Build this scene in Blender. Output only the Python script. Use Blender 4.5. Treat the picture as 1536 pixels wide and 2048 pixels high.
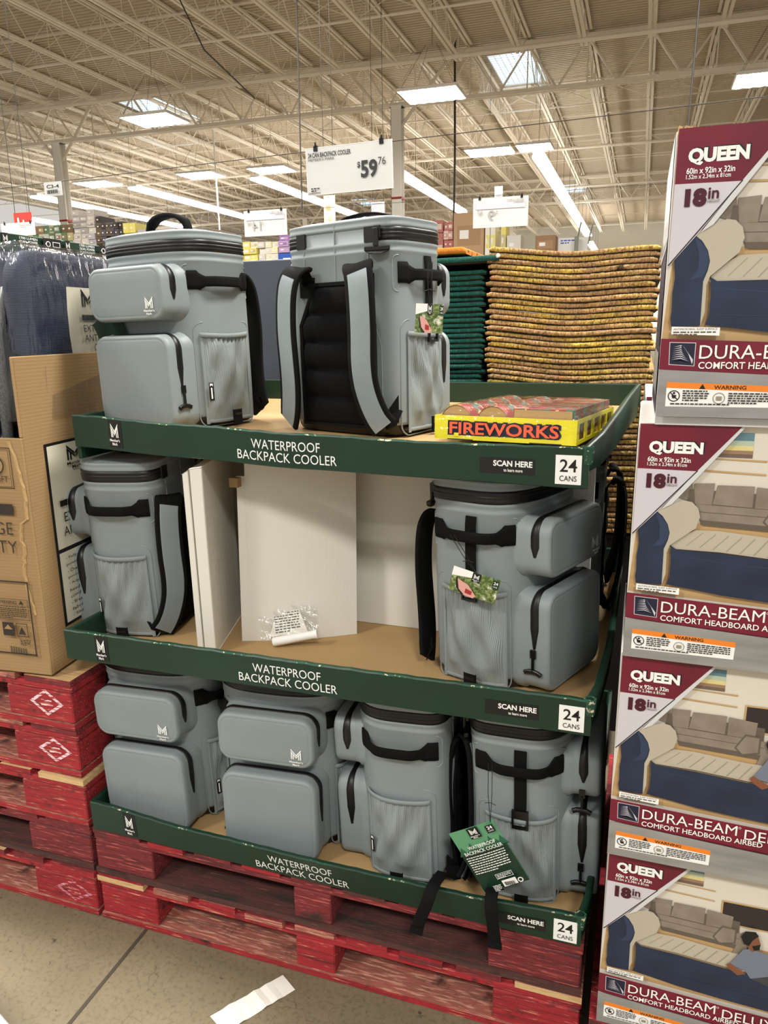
import bpy, math, random
from mathutils import Vector, Matrix, Euler
PI = math.pi
S = bpy.context.scene
for o in list(bpy.data.objects): bpy.data.objects.remove(o)
COL = S.collection

# ------------------------------------------------------------------ camera
cam_d = bpy.data.cameras.new('camera'); cam = bpy.data.objects.new('camera', cam_d); COL.objects.link(cam)
S.camera = cam
FPX = 1499.04
cam_d.sensor_fit = 'VERTICAL'; cam_d.sensor_height = 24.0; cam_d.lens = FPX / 2048 * 24.0
cam_d.clip_start = .02; cam_d.clip_end = 300
pitch, roll, yaw = -0.243455822, -0.0125406439, 0.325670804
fwd = Vector((0, math.cos(pitch), math.sin(pitch))); rt = Vector((1, 0, 0)); up = rt.cross(fwd)
r2 = math.cos(roll) * rt + math.sin(roll) * up; u2 = -math.sin(roll) * rt + math.cos(roll) * up
Rz = Matrix.Rotation(yaw, 3, 'Z')
r2 = Rz @ r2; u2 = Rz @ u2; fwd = Rz @ fwd
cam.matrix_world = Matrix(((r2.x, u2.x, -fwd.x, 1.24696), (r2.y, u2.y, -fwd.y, -1.33473), (r2.z, u2.z, -fwd.z, 1.50558), (0, 0, 0, 1)))

# ------------------------------------------------------------------ world, exposure
W = bpy.data.worlds.new('world'); S.world = W; W.use_nodes = True
wb = W.node_tree.nodes['Background']; wb.inputs[0].default_value = (1.0, .96, .89, 1); wb.inputs[1].default_value = .6
S.view_settings.view_transform = 'Standard'; S.view_settings.look = 'None'
S.view_settings.gamma = 1; S.view_settings.use_curve_mapping = False
S.view_settings.exposure = 0.13
LAMP_W = 420

# ------------------------------------------------------------------ materials
def lin(c):
    return tuple(((v / 255) / 12.92 if v / 255 <= .04045 else (((v / 255) + .055) / 1.055) ** 2.4) for v in c)
MATS = {}
def mat(name, rgb, rough=.6, metal=0, noise=None, bump=None, emit=0, spec=None, wave=None, coat=0):
    """noise=(scale, rgb2, lo, hi, stretch)  bump=(scale, strength, distance, stretch)  wave=(axis, scale, strength)"""
    if name in MATS: return MATS[name]
    m = bpy.data.materials.new(name); MATS[name] = m; m.use_nodes = True
    nt = m.node_tree; N = nt.nodes; L = nt.links; b = N['Principled BSDF']
    c = lin(rgb); b.inputs['Base Color'].default_value = (*c, 1)
    b.inputs['Roughness'].default_value = rough; b.inputs['Metallic'].default_value = metal
    if spec is not None: b.inputs['Specular IOR Level'].default_value = spec
    if coat: b.inputs['Coat Weight'].default_value = coat
    if emit:
        b.inputs['Emission Color'].default_value = (*c, 1); b.inputs['Emission Strength'].default_value = emit
    tc = N.new('ShaderNodeTexCoord')
    def coords(st):
        mp = N.new('ShaderNodeMapping'); L.new(tc.outputs['Object'], mp.inputs[0]); mp.inputs['Scale'].default_value = st; return mp.outputs[0]
    if noise:
        sc, c2, lo, hi, st = (list(noise) + [(1, 1, 1)])[:5]
        n = N.new('ShaderNodeTexNoise'); n.inputs['Scale'].default_value = sc; n.inputs['Detail'].default_value = 6
        L.new(coords(st), n.inputs['Vector'])
        r = N.new('ShaderNodeValToRGB'); r.color_ramp.elements[0].position = lo; r.color_ramp.elements[1].position = hi
        r.color_ramp.elements[0].color = (*c, 1); r.color_ramp.elements[1].color = (*lin(c2), 1)
        L.new(n.outputs['Fac'], r.inputs[0]); L.new(r.outputs[0], b.inputs['Base Color'])
    last = None
    if bump:
        sc, stg, dist, st = (list(bump) + [(1, 1, 1)])[:4]
        n = N.new('ShaderNodeTexNoise'); n.inputs['Scale'].default_value = sc; n.inputs['Detail'].default_value = 4
        L.new(coords(st), n.inputs['Vector'])
        bp = N.new('ShaderNodeBump'); bp.inputs['Strength'].default_value = stg; bp.inputs['Distance'].default_value = dist
        L.new(n.outputs['Fac'], bp.inputs['Height']); last = bp
    if wave:
        ax, sc, stg = wave
        w = N.new('ShaderNodeTexWave'); w.bands_direction = ax; w.inputs['Scale'].default_value = sc
        L.new(tc.outputs['Object'], w.inputs['Vector'])
        bp = N.new('ShaderNodeBump'); bp.inputs['Strength'].default_value = stg; bp.inputs['Distance'].default_value = .002
        L.new(w.outputs['Fac'], bp.inputs['Height'])
        if last: L.new(last.outputs[0], bp.inputs['Normal'])
        last = bp
    if last: L.new(last.outputs[0], b.inputs['Normal'])
    return m

def layered(name, base, layers, rough=.7, bump=None, vary=False):
    """base rgb, layers = [(rgb, scale, stretch, lo, hi, seed)] mixed on top of each other by noise masks"""
    m = mat(name, base, rough, bump=bump); nt = m.node_tree; N = nt.nodes; L = nt.links; b = N['Principled BSDF']
    tc = N.new('ShaderNodeTexCoord'); prev = None; cs = tc.outputs['Object']
    if vary:      # shift the pattern from one copy to the next
        oi = N.new('ShaderNodeObjectInfo'); sc_ = N.new('ShaderNodeVectorMath'); sc_.operation = 'SCALE'; sc_.inputs['Scale'].default_value = 9; L.new(oi.outputs['Location'], sc_.inputs[0])
        av = N.new('ShaderNodeVectorMath'); av.operation = 'ADD'; L.new(cs, av.inputs[0]); L.new(sc_.outputs[0], av.inputs[1]); cs = av.outputs[0]
    for rgb, sc, st, lo, hi, seed in layers:
        mp = N.new('ShaderNodeMapping'); mp.inputs['Scale'].default_value = st; mp.inputs['Location'].default_value = (seed * 3.1, seed * 1.7, seed)
        L.new(cs, mp.inputs[0])
        n = N.new('ShaderNodeTexNoise'); n.inputs['Scale'].default_value = sc; n.inputs['Detail'].default_value = 7; n.inputs['Roughness'].default_value = .6
        L.new(mp.outputs[0], n.inputs['Vector'])
        r = N.new('ShaderNodeMapRange'); r.inputs['From Min'].default_value = lo; r.inputs['From Max'].default_value = hi
        L.new(n.outputs['Fac'], r.inputs['Value'])
        mx = N.new('ShaderNodeMix'); mx.data_type = 'RGBA'; L.new(r.outputs[0], mx.inputs['Factor'])
        if prev is None: mx.inputs['A'].default_value = (*lin(base), 1)
        else: L.new(prev, mx.inputs['A'])
        mx.inputs['B'].default_value = (*lin(rgb), 1); prev = mx.outputs['Result']
    L.new(prev, b.inputs['Base Color'])
    return m

def film(name, amount=.12, rough=.08, scale=30, stretch=(1, 1, 1), strength=.6, tint=(255, 255, 255)):
    m = bpy.data.materials.new(name); MATS[name] = m; m.use_nodes = True
    nt = m.node_tree; N = nt.nodes; L = nt.links; N.remove(N['Principled BSDF'])
    out = N['Material Output']; tr = N.new('ShaderNodeBsdfTransparent'); gl = N.new('ShaderNodeBsdfGlossy'); mx = N.new('ShaderNodeMixShader')
    tr.inputs[0].default_value = (*lin(tint), 1); gl.inputs['Roughness'].default_value = rough
    fr = N.new('ShaderNodeLayerWeight'); fr.inputs[0].default_value = .22
    tc = N.new('ShaderNodeTexCoord'); mp = N.new('ShaderNodeMapping'); mp.inputs['Scale'].default_value = stretch; L.new(tc.outputs['Object'], mp.inputs[0])
    n = N.new('ShaderNodeTexNoise'); n.inputs['Scale'].default_value = scale; n.inputs['Detail'].default_value = 3; L.new(mp.outputs[0], n.inputs['Vector'])
    bp = N.new('ShaderNodeBump'); bp.inputs['Strength'].default_value = strength; bp.inputs['Distance'].default_value = .01; L.new(n.outputs['Fac'], bp.inputs['Height'])
    L.new(bp.outputs[0], gl.inputs['Normal'])
    ml = N.new('ShaderNodeMath'); ml.operation = 'MULTIPLY'; ml.inputs[1].default_value = .55; L.new(fr.outputs['Facing'], ml.inputs[0])
    ad = N.new('ShaderNodeMath'); ad.operation = 'ADD'; ad.use_clamp = True; ad.inputs[1].default_value = amount; L.new(ml.outputs[0], ad.inputs[0])
    L.new(ad.outputs[0], mx.inputs[0]); L.new(tr.outputs[0], mx.inputs[1]); L.new(gl.outputs[0], mx.inputs[2]); L.new(mx.outputs[0], out.inputs[0])
    return m

M_grey = mat('grey_coated_fabric', (127, 136, 138), .5, noise=(6, (132, 141, 143), .3, .7), bump=(900, .08, .0008))
M_mesh = mat('grey_stretch_mesh', (142, 150, 150), .65, wave=('Y', 110, .6), bump=(60, .35, .004, (1, 1, .3)))
M_hem = mat('grey_hem', (130, 139, 141), .7, bump=(700, .3, .001))
M_web = mat('black_webbing', (12, 12, 13), .85, spec=.15, bump=(600, .5, .001, (1, 1, 3)))
M_blackpl = mat('black_plastic', (10, 10, 11), .32)
M_zip = mat('black_coated_zip', (8, 8, 9), .42)
M_airmesh = mat('black_air_mesh', (9, 9, 11), .9, spec=.15, bump=(420, .9, .002))
M_strapgrey = mat('grey_strap_face', (126, 137, 141), .6, bump=(30, .25, .004))
M_white = mat('white_print', (238, 238, 236), .6)
M_black = mat('black_print', (14, 14, 14), .55)
M_green = mat('green_printed_card', (11, 44, 30), .42, noise=(4, (15, 51, 35), .35, .7), bump=(8, .15, .01))
M_greendk = mat('dark_green_card', (16, 46, 34), .5)
M_edge = layered('worn_card_edge', (28, 70, 50), [((205, 195, 165), 90, (1, 1, 1), .56, .62, 3)], .8)
M_kraft = mat('kraft_card', (176, 144, 98), .85, noise=(3, (166, 134, 90), .3, .7), bump=(90, .2, .002, (1, .05, 1)))
M_carton = mat('brown_corrugated_carton', (158, 128, 88), .85, noise=(2.5, (146, 116, 78), .35, .7), wave=('Z', 38, .1))
M_whitecard = mat('white_corrugated_card', (222, 219, 209), .85, noise=(2, (214, 210, 199), .3, .7), wave=('X', 45, .06))
M_paper = mat('white_paper', (228, 224, 214), .8)
M_concrete = layered('sealed_concrete', (110, 99, 77), [((120, 108, 85), 5, (1, 1, 1), .4, .65, 1), ((88, 78, 60), 90, (1, 1, 1), .5, .75, 2), ((122, 111, 90), 220, (1, 1, 1), .55, .8, 4), ((78, 68, 52), 2.2, (1, 1, 1), .62, .8, 7), ((70, 60, 46), 38, (1, 1, 1), .66, .68, 9)], .65, bump=(160, .12, .002))
def add_cracks(m):
    nt = m.node_tree; N = nt.nodes; L = nt.links; b = N['Principled BSDF']; src = b.inputs['Base Color'].links[0].from_socket
    tc = N.new('ShaderNodeTexCoord'); nz = N.new('ShaderNodeTexNoise'); nz.inputs['Scale'].default_value = 9; L.new(tc.outputs['Object'], nz.inputs['Vector'])
    mv = N.new('ShaderNodeMix'); mv.data_type = 'RGBA'; mv.inputs['Factor'].default_value = .12; L.new(tc.outputs['Object'], mv.inputs['A']); L.new(nz.outputs['Color'], mv.inputs['B'])
    v = N.new('ShaderNodeTexVoronoi'); v.feature = 'DISTANCE_TO_EDGE'; v.inputs['Scale'].default_value = 13; L.new(mv.outputs['Result'], v.inputs['Vector'])
    r = N.new('ShaderNodeMapRange'); r.inputs['From Min'].default_value = .012; r.inputs['From Max'].default_value = .0; L.new(v.outputs['Distance'], r.inputs['Value'])
    n2 = N.new('ShaderNodeTexNoise'); n2.inputs['Scale'].default_value = 5; L.new(tc.outputs['Object'], n2.inputs['Vector'])
    r2_ = N.new('ShaderNodeMapRange'); r2_.inputs['From Min'].default_value = .48; r2_.inputs['From Max'].default_value = .62; r2_.inputs['To Max'].default_value = .55; L.new(n2.outputs['Fac'], r2_.inputs['Value'])
    ml = N.new('ShaderNodeMath'); ml.operation = 'MULTIPLY'; L.new(r.outputs[0], ml.inputs[0]); L.new(r2_.outputs[0], ml.inputs[1])
    mx = N.new('ShaderNodeMix'); mx.data_type = 'RGBA'; L.new(ml.outputs[0], mx.inputs['Factor']); L.new(src, mx.inputs['A']); mx.inputs['B'].default_value = (*lin((62, 52, 38)), 1); L.new(mx.outputs['Result'], b.inputs['Base Color'])
add_cracks(M_concrete)
def redwood(name, base, wear, seed, amt=.6, st=(2, 18, 30)):
    return layered(name, base, [((max(base[0] - 60, 0), max(base[1] - 12, 0), max(base[2] - 12, 0)), 3, st, .45, .75, seed), (wear, 9, st, amt, amt + .08, seed + 5), ((54, 30, 28), 14, (1, 1, 1), .58, .70, seed + 9)], .75, bump=(12, .45, .004, st))
M_red = redwood('red_painted_wood', (160, 34, 42), (206, 140, 110), 1, .60)
M_redd = redwood('dull_red_painted_wood', (118, 36, 40), (176, 84, 78), 2, .56)
M_redp = redwood('scuffed_red_wood', (158, 88, 76), (196, 140, 118), 3, .52)
M_redbr = redwood('brown_stained_red_wood', (84, 46, 42), (140, 96, 80), 4, .64)
M_rawwood = layered('bare_pine', (205, 172, 124), [((178, 140, 92), 6, (2, 25, 25), .45, .65, 2)], .8, bump=(14, .3, .003, (2, 25, 25)))
M_stencil = layered('chalky_stencil_paint', (214, 150, 165), [((160, 40, 50), 40, (1, 1, 8), .44, .52, 3)], .8)
M_stencilw = layered('white_stencil_paint', (232, 205, 212), [((168, 40, 50), 40, (1, 1, 8), .5, .56, 3)], .8)
M_steel = mat('cream_painted_steel', (234, 225, 210), .55)
M_deck = mat('cream_roof_deck', (196, 182, 160), .6)
M_steelw = mat('white_painted_column', (242, 240, 234), .5)
M_lamp = mat('lit_lamp_diffuser', (255, 250, 240), .4, emit=22)
M_sky = mat('skylight_panel_daylight', (205, 232, 255), .4, emit=2.4)
M_wire = mat('dark_wire', (50, 46, 42), .6)
M_film = film('clear_film', .05, .1, 22, (1, 1, 3), .9)
M_film2 = film('stretch_wrap', .06, .14, 14, (3, 3, .5), 1.0)

# ------------------------------------------------------------------ mesh builder
def V3(*a): return Vector(a)
class MB:
    def __init__(s): s.v = []; s.f = []; s.m = []; s.sm = []; s.mats = []
    def mi(s, m):
        if m not in s.mats: s.mats.append(m)
        return s.mats.index(m)
    def add(s, vs, fs, m, smooth=False):
        k = len(s.v); s.v += [tuple(p) for p in vs]; i = s.mi(m)
        for f in fs: s.f.append(tuple(k + j for j in f)); s.m.append(i); s.sm.append(smooth)
        return s
    def box(s, x0, x1, y0, y1, z0, z1, m, T=None):
        vs = [Vector((x, y, z)) for x in (x0, x1) for y in (y0, y1) for z in (z0, z1)]
        if T: vs = [T @ v for v in vs]
        return s.add(vs, [(0, 1, 3, 2), (4, 6, 7, 5), (0, 4, 5, 1), (2, 3, 7, 6), (0, 2, 6, 4), (1, 5, 7, 3)], m)
    def grid(s, P, m, smooth=True, closed=False):
        """P[i][j] points"""
        n, k = len(P), len(P[0]); vs = [p for r in P for p in r]; fs = []
        for i in range(n - 1):
            for j in range(k if closed else k - 1):
                j2 = (j + 1) % k; fs.append((i * k + j, i * k + j2, (i + 1) * k + j2, (i + 1) * k + j))
        return s.add(vs, fs, m, smooth)
    def loft(s, rings, m, smooth=True, cap0=True, cap1=True):
        s.grid(rings, m, smooth, True); k = len(rings[0])
        if cap0: s.add(rings[0], [tuple(range(k))], m)
        if cap1: s.add(rings[-1], [tuple(range(k))[::-1]], m)
        return s
    def frames(s, pts):
        pts = [Vector(p) for p in pts]; T = []
        for i in range(len(pts)):
            a = pts[max(i - 1, 0)]; b = pts[min(i + 1, len(pts) - 1)]; t = (b - a); T.append(t.normalized() if t.length > 1e-9 else Vector((0, 0, 1)))
        return pts, T
    def tube(s, pts, r, m, n=8, smooth=True, cap=True):
        pts, T = s.frames(pts); u = Vector((0, 0, 1)) if abs(T[0].z) < .9 else Vector((1, 0, 0)); rings = []
        for i, (p, t) in enumerate(zip(pts, T)):
            u = (u - t * u.dot(t)); u.normalize(); w = t.cross(u); rr = r[i] if isinstance(r, (list, tuple)) else r
            rings.append([p + (u * math.cos(a) + w * math.sin(a)) * rr for a in [2 * PI * k / n for k in range(n)]])
        return s.loft(rings, m, smooth, cap, cap)
    def ribbon(s, pts, hint, w, th, m, smooth=True, face=None, fw=.7):
        """flat strap: hint = outward normal (vector or list); optional face material raised on the outer side"""
        pts, T = s.frames(pts); rings = []; fr = []
        for i, (p, t) in enumerate(zip(pts, T)):
            h = Vector(hint[i] if isinstance(hint, list) else hint); W_ = t.cross(h).normalized(); Nn = W_.cross(t).normalized()
            ww = (w[i] if isinstance(w, (list, tuple)) else w) / 2
            rings.append([p + W_ * a * ww + Nn * b * th / 2 for a, b in ((-1, -.5), (-.92, -1), (.92, -1), (1, -.5), (1, .5), (.92, 1), (-.92, 1), (-1, .5))])
            fr.append([p + W_ * a * ww * fw + Nn * (th / 2 + b) for a, b in ((-1, 0), (-.97, .0022), (-.5, .003), (.5, .003), (.97, .0022), (1, 0))])
        s.loft(rings, m, smooth)
        if face: s.grid(fr, face, True)
        return s
    def build(s, name, parent=None, bevel=0, seg=2, wn=False, loc=None, merge=False):
        me = bpy.data.meshes.new(name); me.from_pydata(s.v, [], s.f); me.update()
        for m in s.mats: me.materials.append(m)
        me.polygons.foreach_set('material_index', s.m); me.polygons.foreach_set('use_smooth', s.sm)
        o = bpy.data.objects.new(name, me); COL.objects.link(o)
        if parent: o.parent = parent
        if loc: o.location = loc
        if bevel:
            b = o.modifiers.new('bevel', 'BEVEL'); b.width = bevel; b.segments = seg; b.limit_method = 'ANGLE'; b.angle_limit = .6
        return o
def empty(name, loc=(0, 0, 0), rz=0):
    o = bpy.data.objects.new(name, None); o.empty_display_size = .05; COL.objects.link(o); o.location = loc; o.rotation_euler = (0, 0, rz); return o
def tag(o, label, cat, group=None, kind=None):
    o['label'] = label; o['category'] = cat
    if group: o['group'] = group
    if kind: o['kind'] = kind
    return o
def struct(o, label=None):
    o['kind'] = 'structure'
    if label: o['label'] = label
    return o
def copy_tree(o, parent=None):
    c = o.copy(); COL.objects.link(c); c.parent = parent
    for ch in [x for x in KIDS.get(o, [])]: copy_tree(ch, c)
    return c
KIDS = {}
def index_children(root):
    KIDS[root] = [o for o in bpy.data.objects if o.parent is root]
    for c in KIDS[root]: index_children(c)

# ------------------------------------------------------------------ text and flat print
_tc = {}
def text2d(st, bold=0.0):
    k = (st, bold)
    if k not in _tc:
        cu = bpy.data.curves.new('t', 'FONT'); cu.body = st; cu.offset = bold; cu.resolution_u = 3
        ob = bpy.data.objects.new('t', cu); COL.objects.link(ob); dg = bpy.context.evaluated_depsgraph_get(); dg.update()
        me = ob.evaluated_get(dg).to_mesh()
        vs = [(v.co.x, v.co.y) for v in me.vertices]; fs = [tuple(p.vertices) for p in me.polygons]
        ob.evaluated_get(dg).to_mesh_clear(); bpy.data.objects.remove(ob); bpy.data.curves.remove(cu)
        xs = [v[0] for v in vs]; ys = [v[1] for v in vs]; x0, x1, y0, y1 = min(xs), max(xs), min(ys), max(ys)
        _tc[k] = ([((x - x0) / (x1 - x0), (y - y0) / (y1 - y0)) for x, y in vs], fs)
    return _tc[k]
class Print:
    """flat artwork; fn(u, v, w) maps print coordinates and height above the surface to a point"""
    def __init__(s, fn, step=.00025, mb=None): s.fn = fn; s.mb = mb or MB(); s.k = 1; s.step = step
    def poly(s, pts, m, k=None):
        s.k += 1; h = (k or s.k) * s.step
        s.mb.add([s.fn(u, v, h) for u, v in pts], [tuple(range(len(pts)))], m); return s
    def rect(s, x0, x1, y0, y1, m): return s.poly([(x0, y0), (x1, y0), (x1, y1), (x0, y1)], m)
    def frame(s, x0, x1, y0, y1, t, m):
        s.rect(x0, x1, y0, y0 + t, m); s.rect(x0, x1, y1 - t, y1, m); s.rect(x0, x0 + t, y0, y1, m); return s.rect(x1 - t, x1, y0, y1, m)
    def line(s, a, b, t, m):
        d = Vector((b[0] - a[0], b[1] - a[1])); n = Vector((-d.y, d.x)).normalized() * t / 2
        return s.poly([(a[0] + n.x, a[1] + n.y), (a[0] - n.x, a[1] - n.y), (b[0] - n.x, b[1] - n.y), (b[0] + n.x, b[1] + n.y)], m)
    def ell(s, cx, cy, rx, ry, m, n=24): return s.poly([(cx + rx * math.cos(2 * PI * i / n), cy + ry * math.sin(2 * PI * i / n)) for i in range(n)], m)
    def ring(s, cx, cy, r, t, m, n=24):
        s.k += 1; h = s.k * s.step; vs = []
        for i in range(n):
            a = 2 * PI * i / n
            for rr in (r, r - t): vs.append(s.fn(cx + rr * math.cos(a), cy + rr * math.sin(a), h))
        s.mb.add(vs, [(2 * i, 2 * ((i + 1) % n), 2 * ((i + 1) % n) + 1, 2 * i + 1) for i in range(n)], m); return s
    def text(s, st, x, y, w, h, m, bold=0.0, shear=0, hf=None):
        vs, fs = text2d(st, bold); s.k += 1; hh = s.k * s.step
        s.mb.add([s.fn(x + u * w + shear * v * h, y + v * h, hh) for u, v in vs], fs, m); return s
    def lines(s, x, y, w, n, pitch, h, m, seed=1):
        """rows of tiny unreadable small print, as broken dashes"""
        R = random.Random(seed)
        for i in range(n):
            px = x; end = x + w * (1 if i < n - 1 else .6)
            while px < end - h:
                l = min(R.uniform(1.2, 4) * h, end - px); s.k -= 1; s.rect(px, px + l, y - i * pitch - h, y - i * pitch, m); px += l + h * .7
        s.k += 1; return s
    def logo(s, x, y, w, h, m, words=True):
        """monogram of two nested angular letter strokes"""
        def P(l): return [(x + a * w, y + b * h) for a, b in l]
        b0 = .36 if words else 0; g = 1 - b0
        def Q(l): return P([(a, b0 + b * g) for a, b in l])
        for mir in (0, 1):
            f = (lambda l: [(1 - a, b) for a, b in l]) if mir else (lambda l: l)
            s.poly(Q(f([(0, 1), (0, .84), (.5, .30), (.5, .46)])), m, s.k if mir else None)
            s.poly(Q(f([(0, .76), (0, 0), (.11, 0), (.11, .64)])), m, s.k)
            s.poly(Q(f([(.18, .58), (.18, 0), (.28, 0), (.28, .48)])), m, s.k)
            s.poly(Q(f([(.0, .80), (.5, .25), (.5, .12), (.0, .68)])), m, s.k)
        if words:
            s.text("Member's", x - .12 * w, y + .17 * h, 1.3 * w, .13 * h, m, .02); s.text("Mark", x + .18 * w, y + .0 * h, .68 * w, .13 * h, m, .02)
        return s
def plane_fn(o, u, v):
    o, u, v = Vector(o), Vector(u).normalized(), Vector(v).normalized(); n = u.cross(v)
    return lambda a, b, h: o + u * a + v * b + n * h
# ================================================================== SETTING
R0 = random.Random(5)
# floor slabs with saw-cut joints
mb = MB(); mb.box(-26, 16, -8, 62, -.1, 0, M_concrete); fl = struct(mb.build('floor'))
M_joint = mat('dark_joint_filler', (62, 54, 42), .8)
mb = MB(); mb.box(.130, .139, -6, 40, -.002, .0012, M_joint); mb.box(-12, 12, -1.9, -1.888, -.002, .0012, M_joint)
o = struct(mb.build('trim_1'), 'dark saw-cut joint in the concrete floor')
# far wall
M_wall = mat('white_panel_wall', (214, 214, 206), .7, wave=('X', 1.2, .3))
mb = MB(); mb.box(-48, 22, 60.5, 60.8, 0, 8.75, M_wall); struct(mb.build('wall_back'))
mb = MB(); mb.box(20, 20.3, 10, 60.5, 0, 8.75, M_wall); struct(mb.build('wall_right'))
# roof deck: corrugated, ribs running along x, with openings for the skylights
DZ = 8.75
SKY = [(-15.6, -14.15, 21.7, 24.4), (-3.35, -2.0, 21.7, 24.5), (-3.3, -2.1, 43.0, 45.4), (-15.6, -14.2, 43.0, 45.4), (8.6, 9.9, 21.7, 24.5)]
mb = MB()
y = 2.0; k = 0
while y < 61:
    segs = [(-34, 20)]
    for (x0, x1, y0, y1) in SKY:
        if y0 - .1 < y < y1:
            ns = []
            for a, b in segs:
                if a < x0 < b: ns += [(a, x0), (x1, b)]
                else: ns.append((a, b))
            segs = ns
    for a, b in segs:
        P = [(y, DZ), (y + .09, DZ), (y + .10, DZ + .04), (y + .14, DZ + .04), (y + .15, DZ)]
        mb.add([(xx, yy, zz) for xx in (a, b) for yy, zz in P], [(i, i + 1, i + 6, i + 5) for i in range(4)], M_deck)
    y += .15
struct(mb.build('ceiling'))
for i, (x0, x1, y0, y1) in enumerate(SKY):
    r = struct(empty('window_%d' % (i + 1), (0, 0, 0)), 'daylit skylight in the roof deck')
    mb = MB(); mb.box(x0, x1, y0, y1, DZ + .6, DZ + .63, M_sky); mb.build('pane', r)
    mb = MB()
    for a in (x0, x1): mb.box(a - .02, a + .02, y0, y1, DZ, DZ + .6, M_white)
    for a in (y0, y1): mb.box(x0, x1, a - .02, a + .02, DZ, DZ + .6, M_white)
    mb.build('light_well', r)
    mb = MB()
    for j in range(1, 8): mb.box(x0 + (x1 - x0) * j / 8 - .008, x0 + (x1 - x0) * j / 8 + .008, y0, y1, DZ + .03, DZ + .045, M_steelw)
    for j in range(1, 14): mb.box(x0, x1, y0 + (y1 - y0) * j / 14 - .008, y0 + (y1 - y0) * j / 14 + .008, DZ + .03, DZ + .045, M_steelw)
    mb.build('security_grid', r)
# open-web joists, one mesh for the bay, copied
def joist(y0, y1):
    mb = MB(); zt = DZ - .03; zb = 8.0
    for dx in (-.055, .055):
        mb.box(dx - .032, dx + .032, y0, y1, zt - .05, zt, M_steel)
        mb.box(dx - .036, dx + .036, y0 + 1.2, y1 - 1.2, zb - .05, zb, M_steel)
    n = int((y1 - y0) / 1.25); st = (y1 - y0) / n
    for i in range(n):
        a = y0 + i * st; top = (0, a, zt - .04); mid = (0, a + st / 2, zb - .02); e = (0, a + st, zt - .04)
        if i == 0: mb.tube([top, (0, a + 1.25, zb)], .014, M_steel, 5)
        elif i == n - 1: mb.tube([(0, e[1] - 1.25, zb), e], .014, M_steel, 5)
        else:
            mb.tube([top, mid], .014, M_steel, 5); mb.tube([mid, e], .014, M_steel, 5)
        if 0 < i < n: mb.tube([(0, a, zt - .04), (0, a, zb)], .01, M_steel, 4)
    return mb
tn = 2
for (y0, y1, xa, xb) in ((1.2, 20.45, -22, 7), (20.75, 40.0, -30, 9), (40.3, 60.2, -33, 12)):
    me0 = None; i0 = math.ceil((xa + .508) / 1.53); i1 = int((xb + .508) / 1.53)
    for i in range(i0, i1 + 1):
        if me0 is None: ob = joist(y0, y1).build('trim_%d' % tn); me0 = ob
        else: ob = me0.copy(); COL.objects.link(ob); ob.name = 'trim_%d' % tn
        ob.location.x = -.508 + 1.53 * i; struct(ob, 'open-web steel roof joist'); ob['group'] = 'open-web roof joists'; tn += 1
# bridging lines and sprinkler pipes along x
mb = MB()
for y in (5.5, 9, 12.5, 16, 24.5, 28.5, 32.5, 36.5, 45, 50, 55):
    for z in (8.0, DZ - .08): mb.box(-33, 12, y - .018, y + .018, z - .036, z, M_steel)
    for i in range(-20, 8):
        a = -.508 + 1.53 * i
        if y in (5.5, 12.5, 16, 24.5, 32.5, 45): mb.tube([(a, y, 8.0), (a + 1.53, y, DZ - .08)], .012, M_steel, 4); mb.tube([(a, y, DZ - .08), (a + 1.53, y, 8.0)], .012, M_steel, 4)
struct(mb.build('trim_%d' % tn), 'horizontal bridging angles under the joists'); tn += 1
for y, z in ((18.6, 7.86), (38.2, 7.86), (11.2, 7.9), (30, 7.9)):
    mb = MB(); mb.tube([(-33, y, z), (12, y, z)], .055, M_steel, 8); struct(mb.build('trim_%d' % tn), 'cream sprinkler main along the roof'); tn += 1
M_redcl = mat('red_valve', (150, 34, 28), .5)
# girders
def girder(y):
    mb = MB(); zt = 8.62; zb = 7.5
    for dy in (-.07, .07):
        mb.box(-34, 14, y + dy - .05, y + dy + .05, zt - .1, zt, M_steel); mb.box(-34, 14, y + dy - .05, y + dy + .05, zb - .1, zb, M_steel)
    x = -34.168
    i = 0
    while x < 13:
        mb.tube([(x, y, zt - .08), (x + .765, y, zb - .05)], .035, M_steel, 6); mb.tube([(x + .765, y, zb - .05), (x + 1.53, y, zt - .08)], .028, M_steel, 6)
        mb.tube([(x, y, zt - .08), (x, y, zb - .05)], .018, M_steel, 5)
        x += 1.53
    return mb
for y in (20.6, 40.15):
    struct(girder(y).build('trim_%d' % tn), 'cream steel roof girder'); tn += 1
# columns
M_redtape = mat('red_tape', (160, 40, 35), .6)
for (x, y) in ((-17.23, 20.6), (-5.62, 20.6), (6.0, 20.6), (-17.23, 40.15), (-5.62, 40.15), (-28.6, 40.15)):
    c = empty('trim_%d' % tn, (x, y, 0)); struct(c, 'white steel column'); tn += 1
    mb = MB(); h = 7.4
    mb.box(-.15, .15, -.15, -.135, 0, h, M_steelw); mb.box(-.15, .15, .135, .15, 0, h, M_steelw); mb.box(-.012, .012, -.135, .135, 0, h, M_steelw)
    mb.box(-.15, -.14, -.15, .15, 0, h, M_steelw); mb.build('shaft', c)
    mb = MB(); mb.box(-.155, .155, -.155, .155, 5.0, 5.06, M_redtape); mb.build('red_band', c)
    mb = MB(); mb.box(-.2, .2, -.2, .2, 7.4, 7.42, M_steelw)
    for s_ in (-1, 1): mb.tube([(s_ * .1, 0, 6.9), (s_ * 1.5, 0, 8.5)], .05, M_steel, 6)
    mb.build('cap_plate', c)

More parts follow.
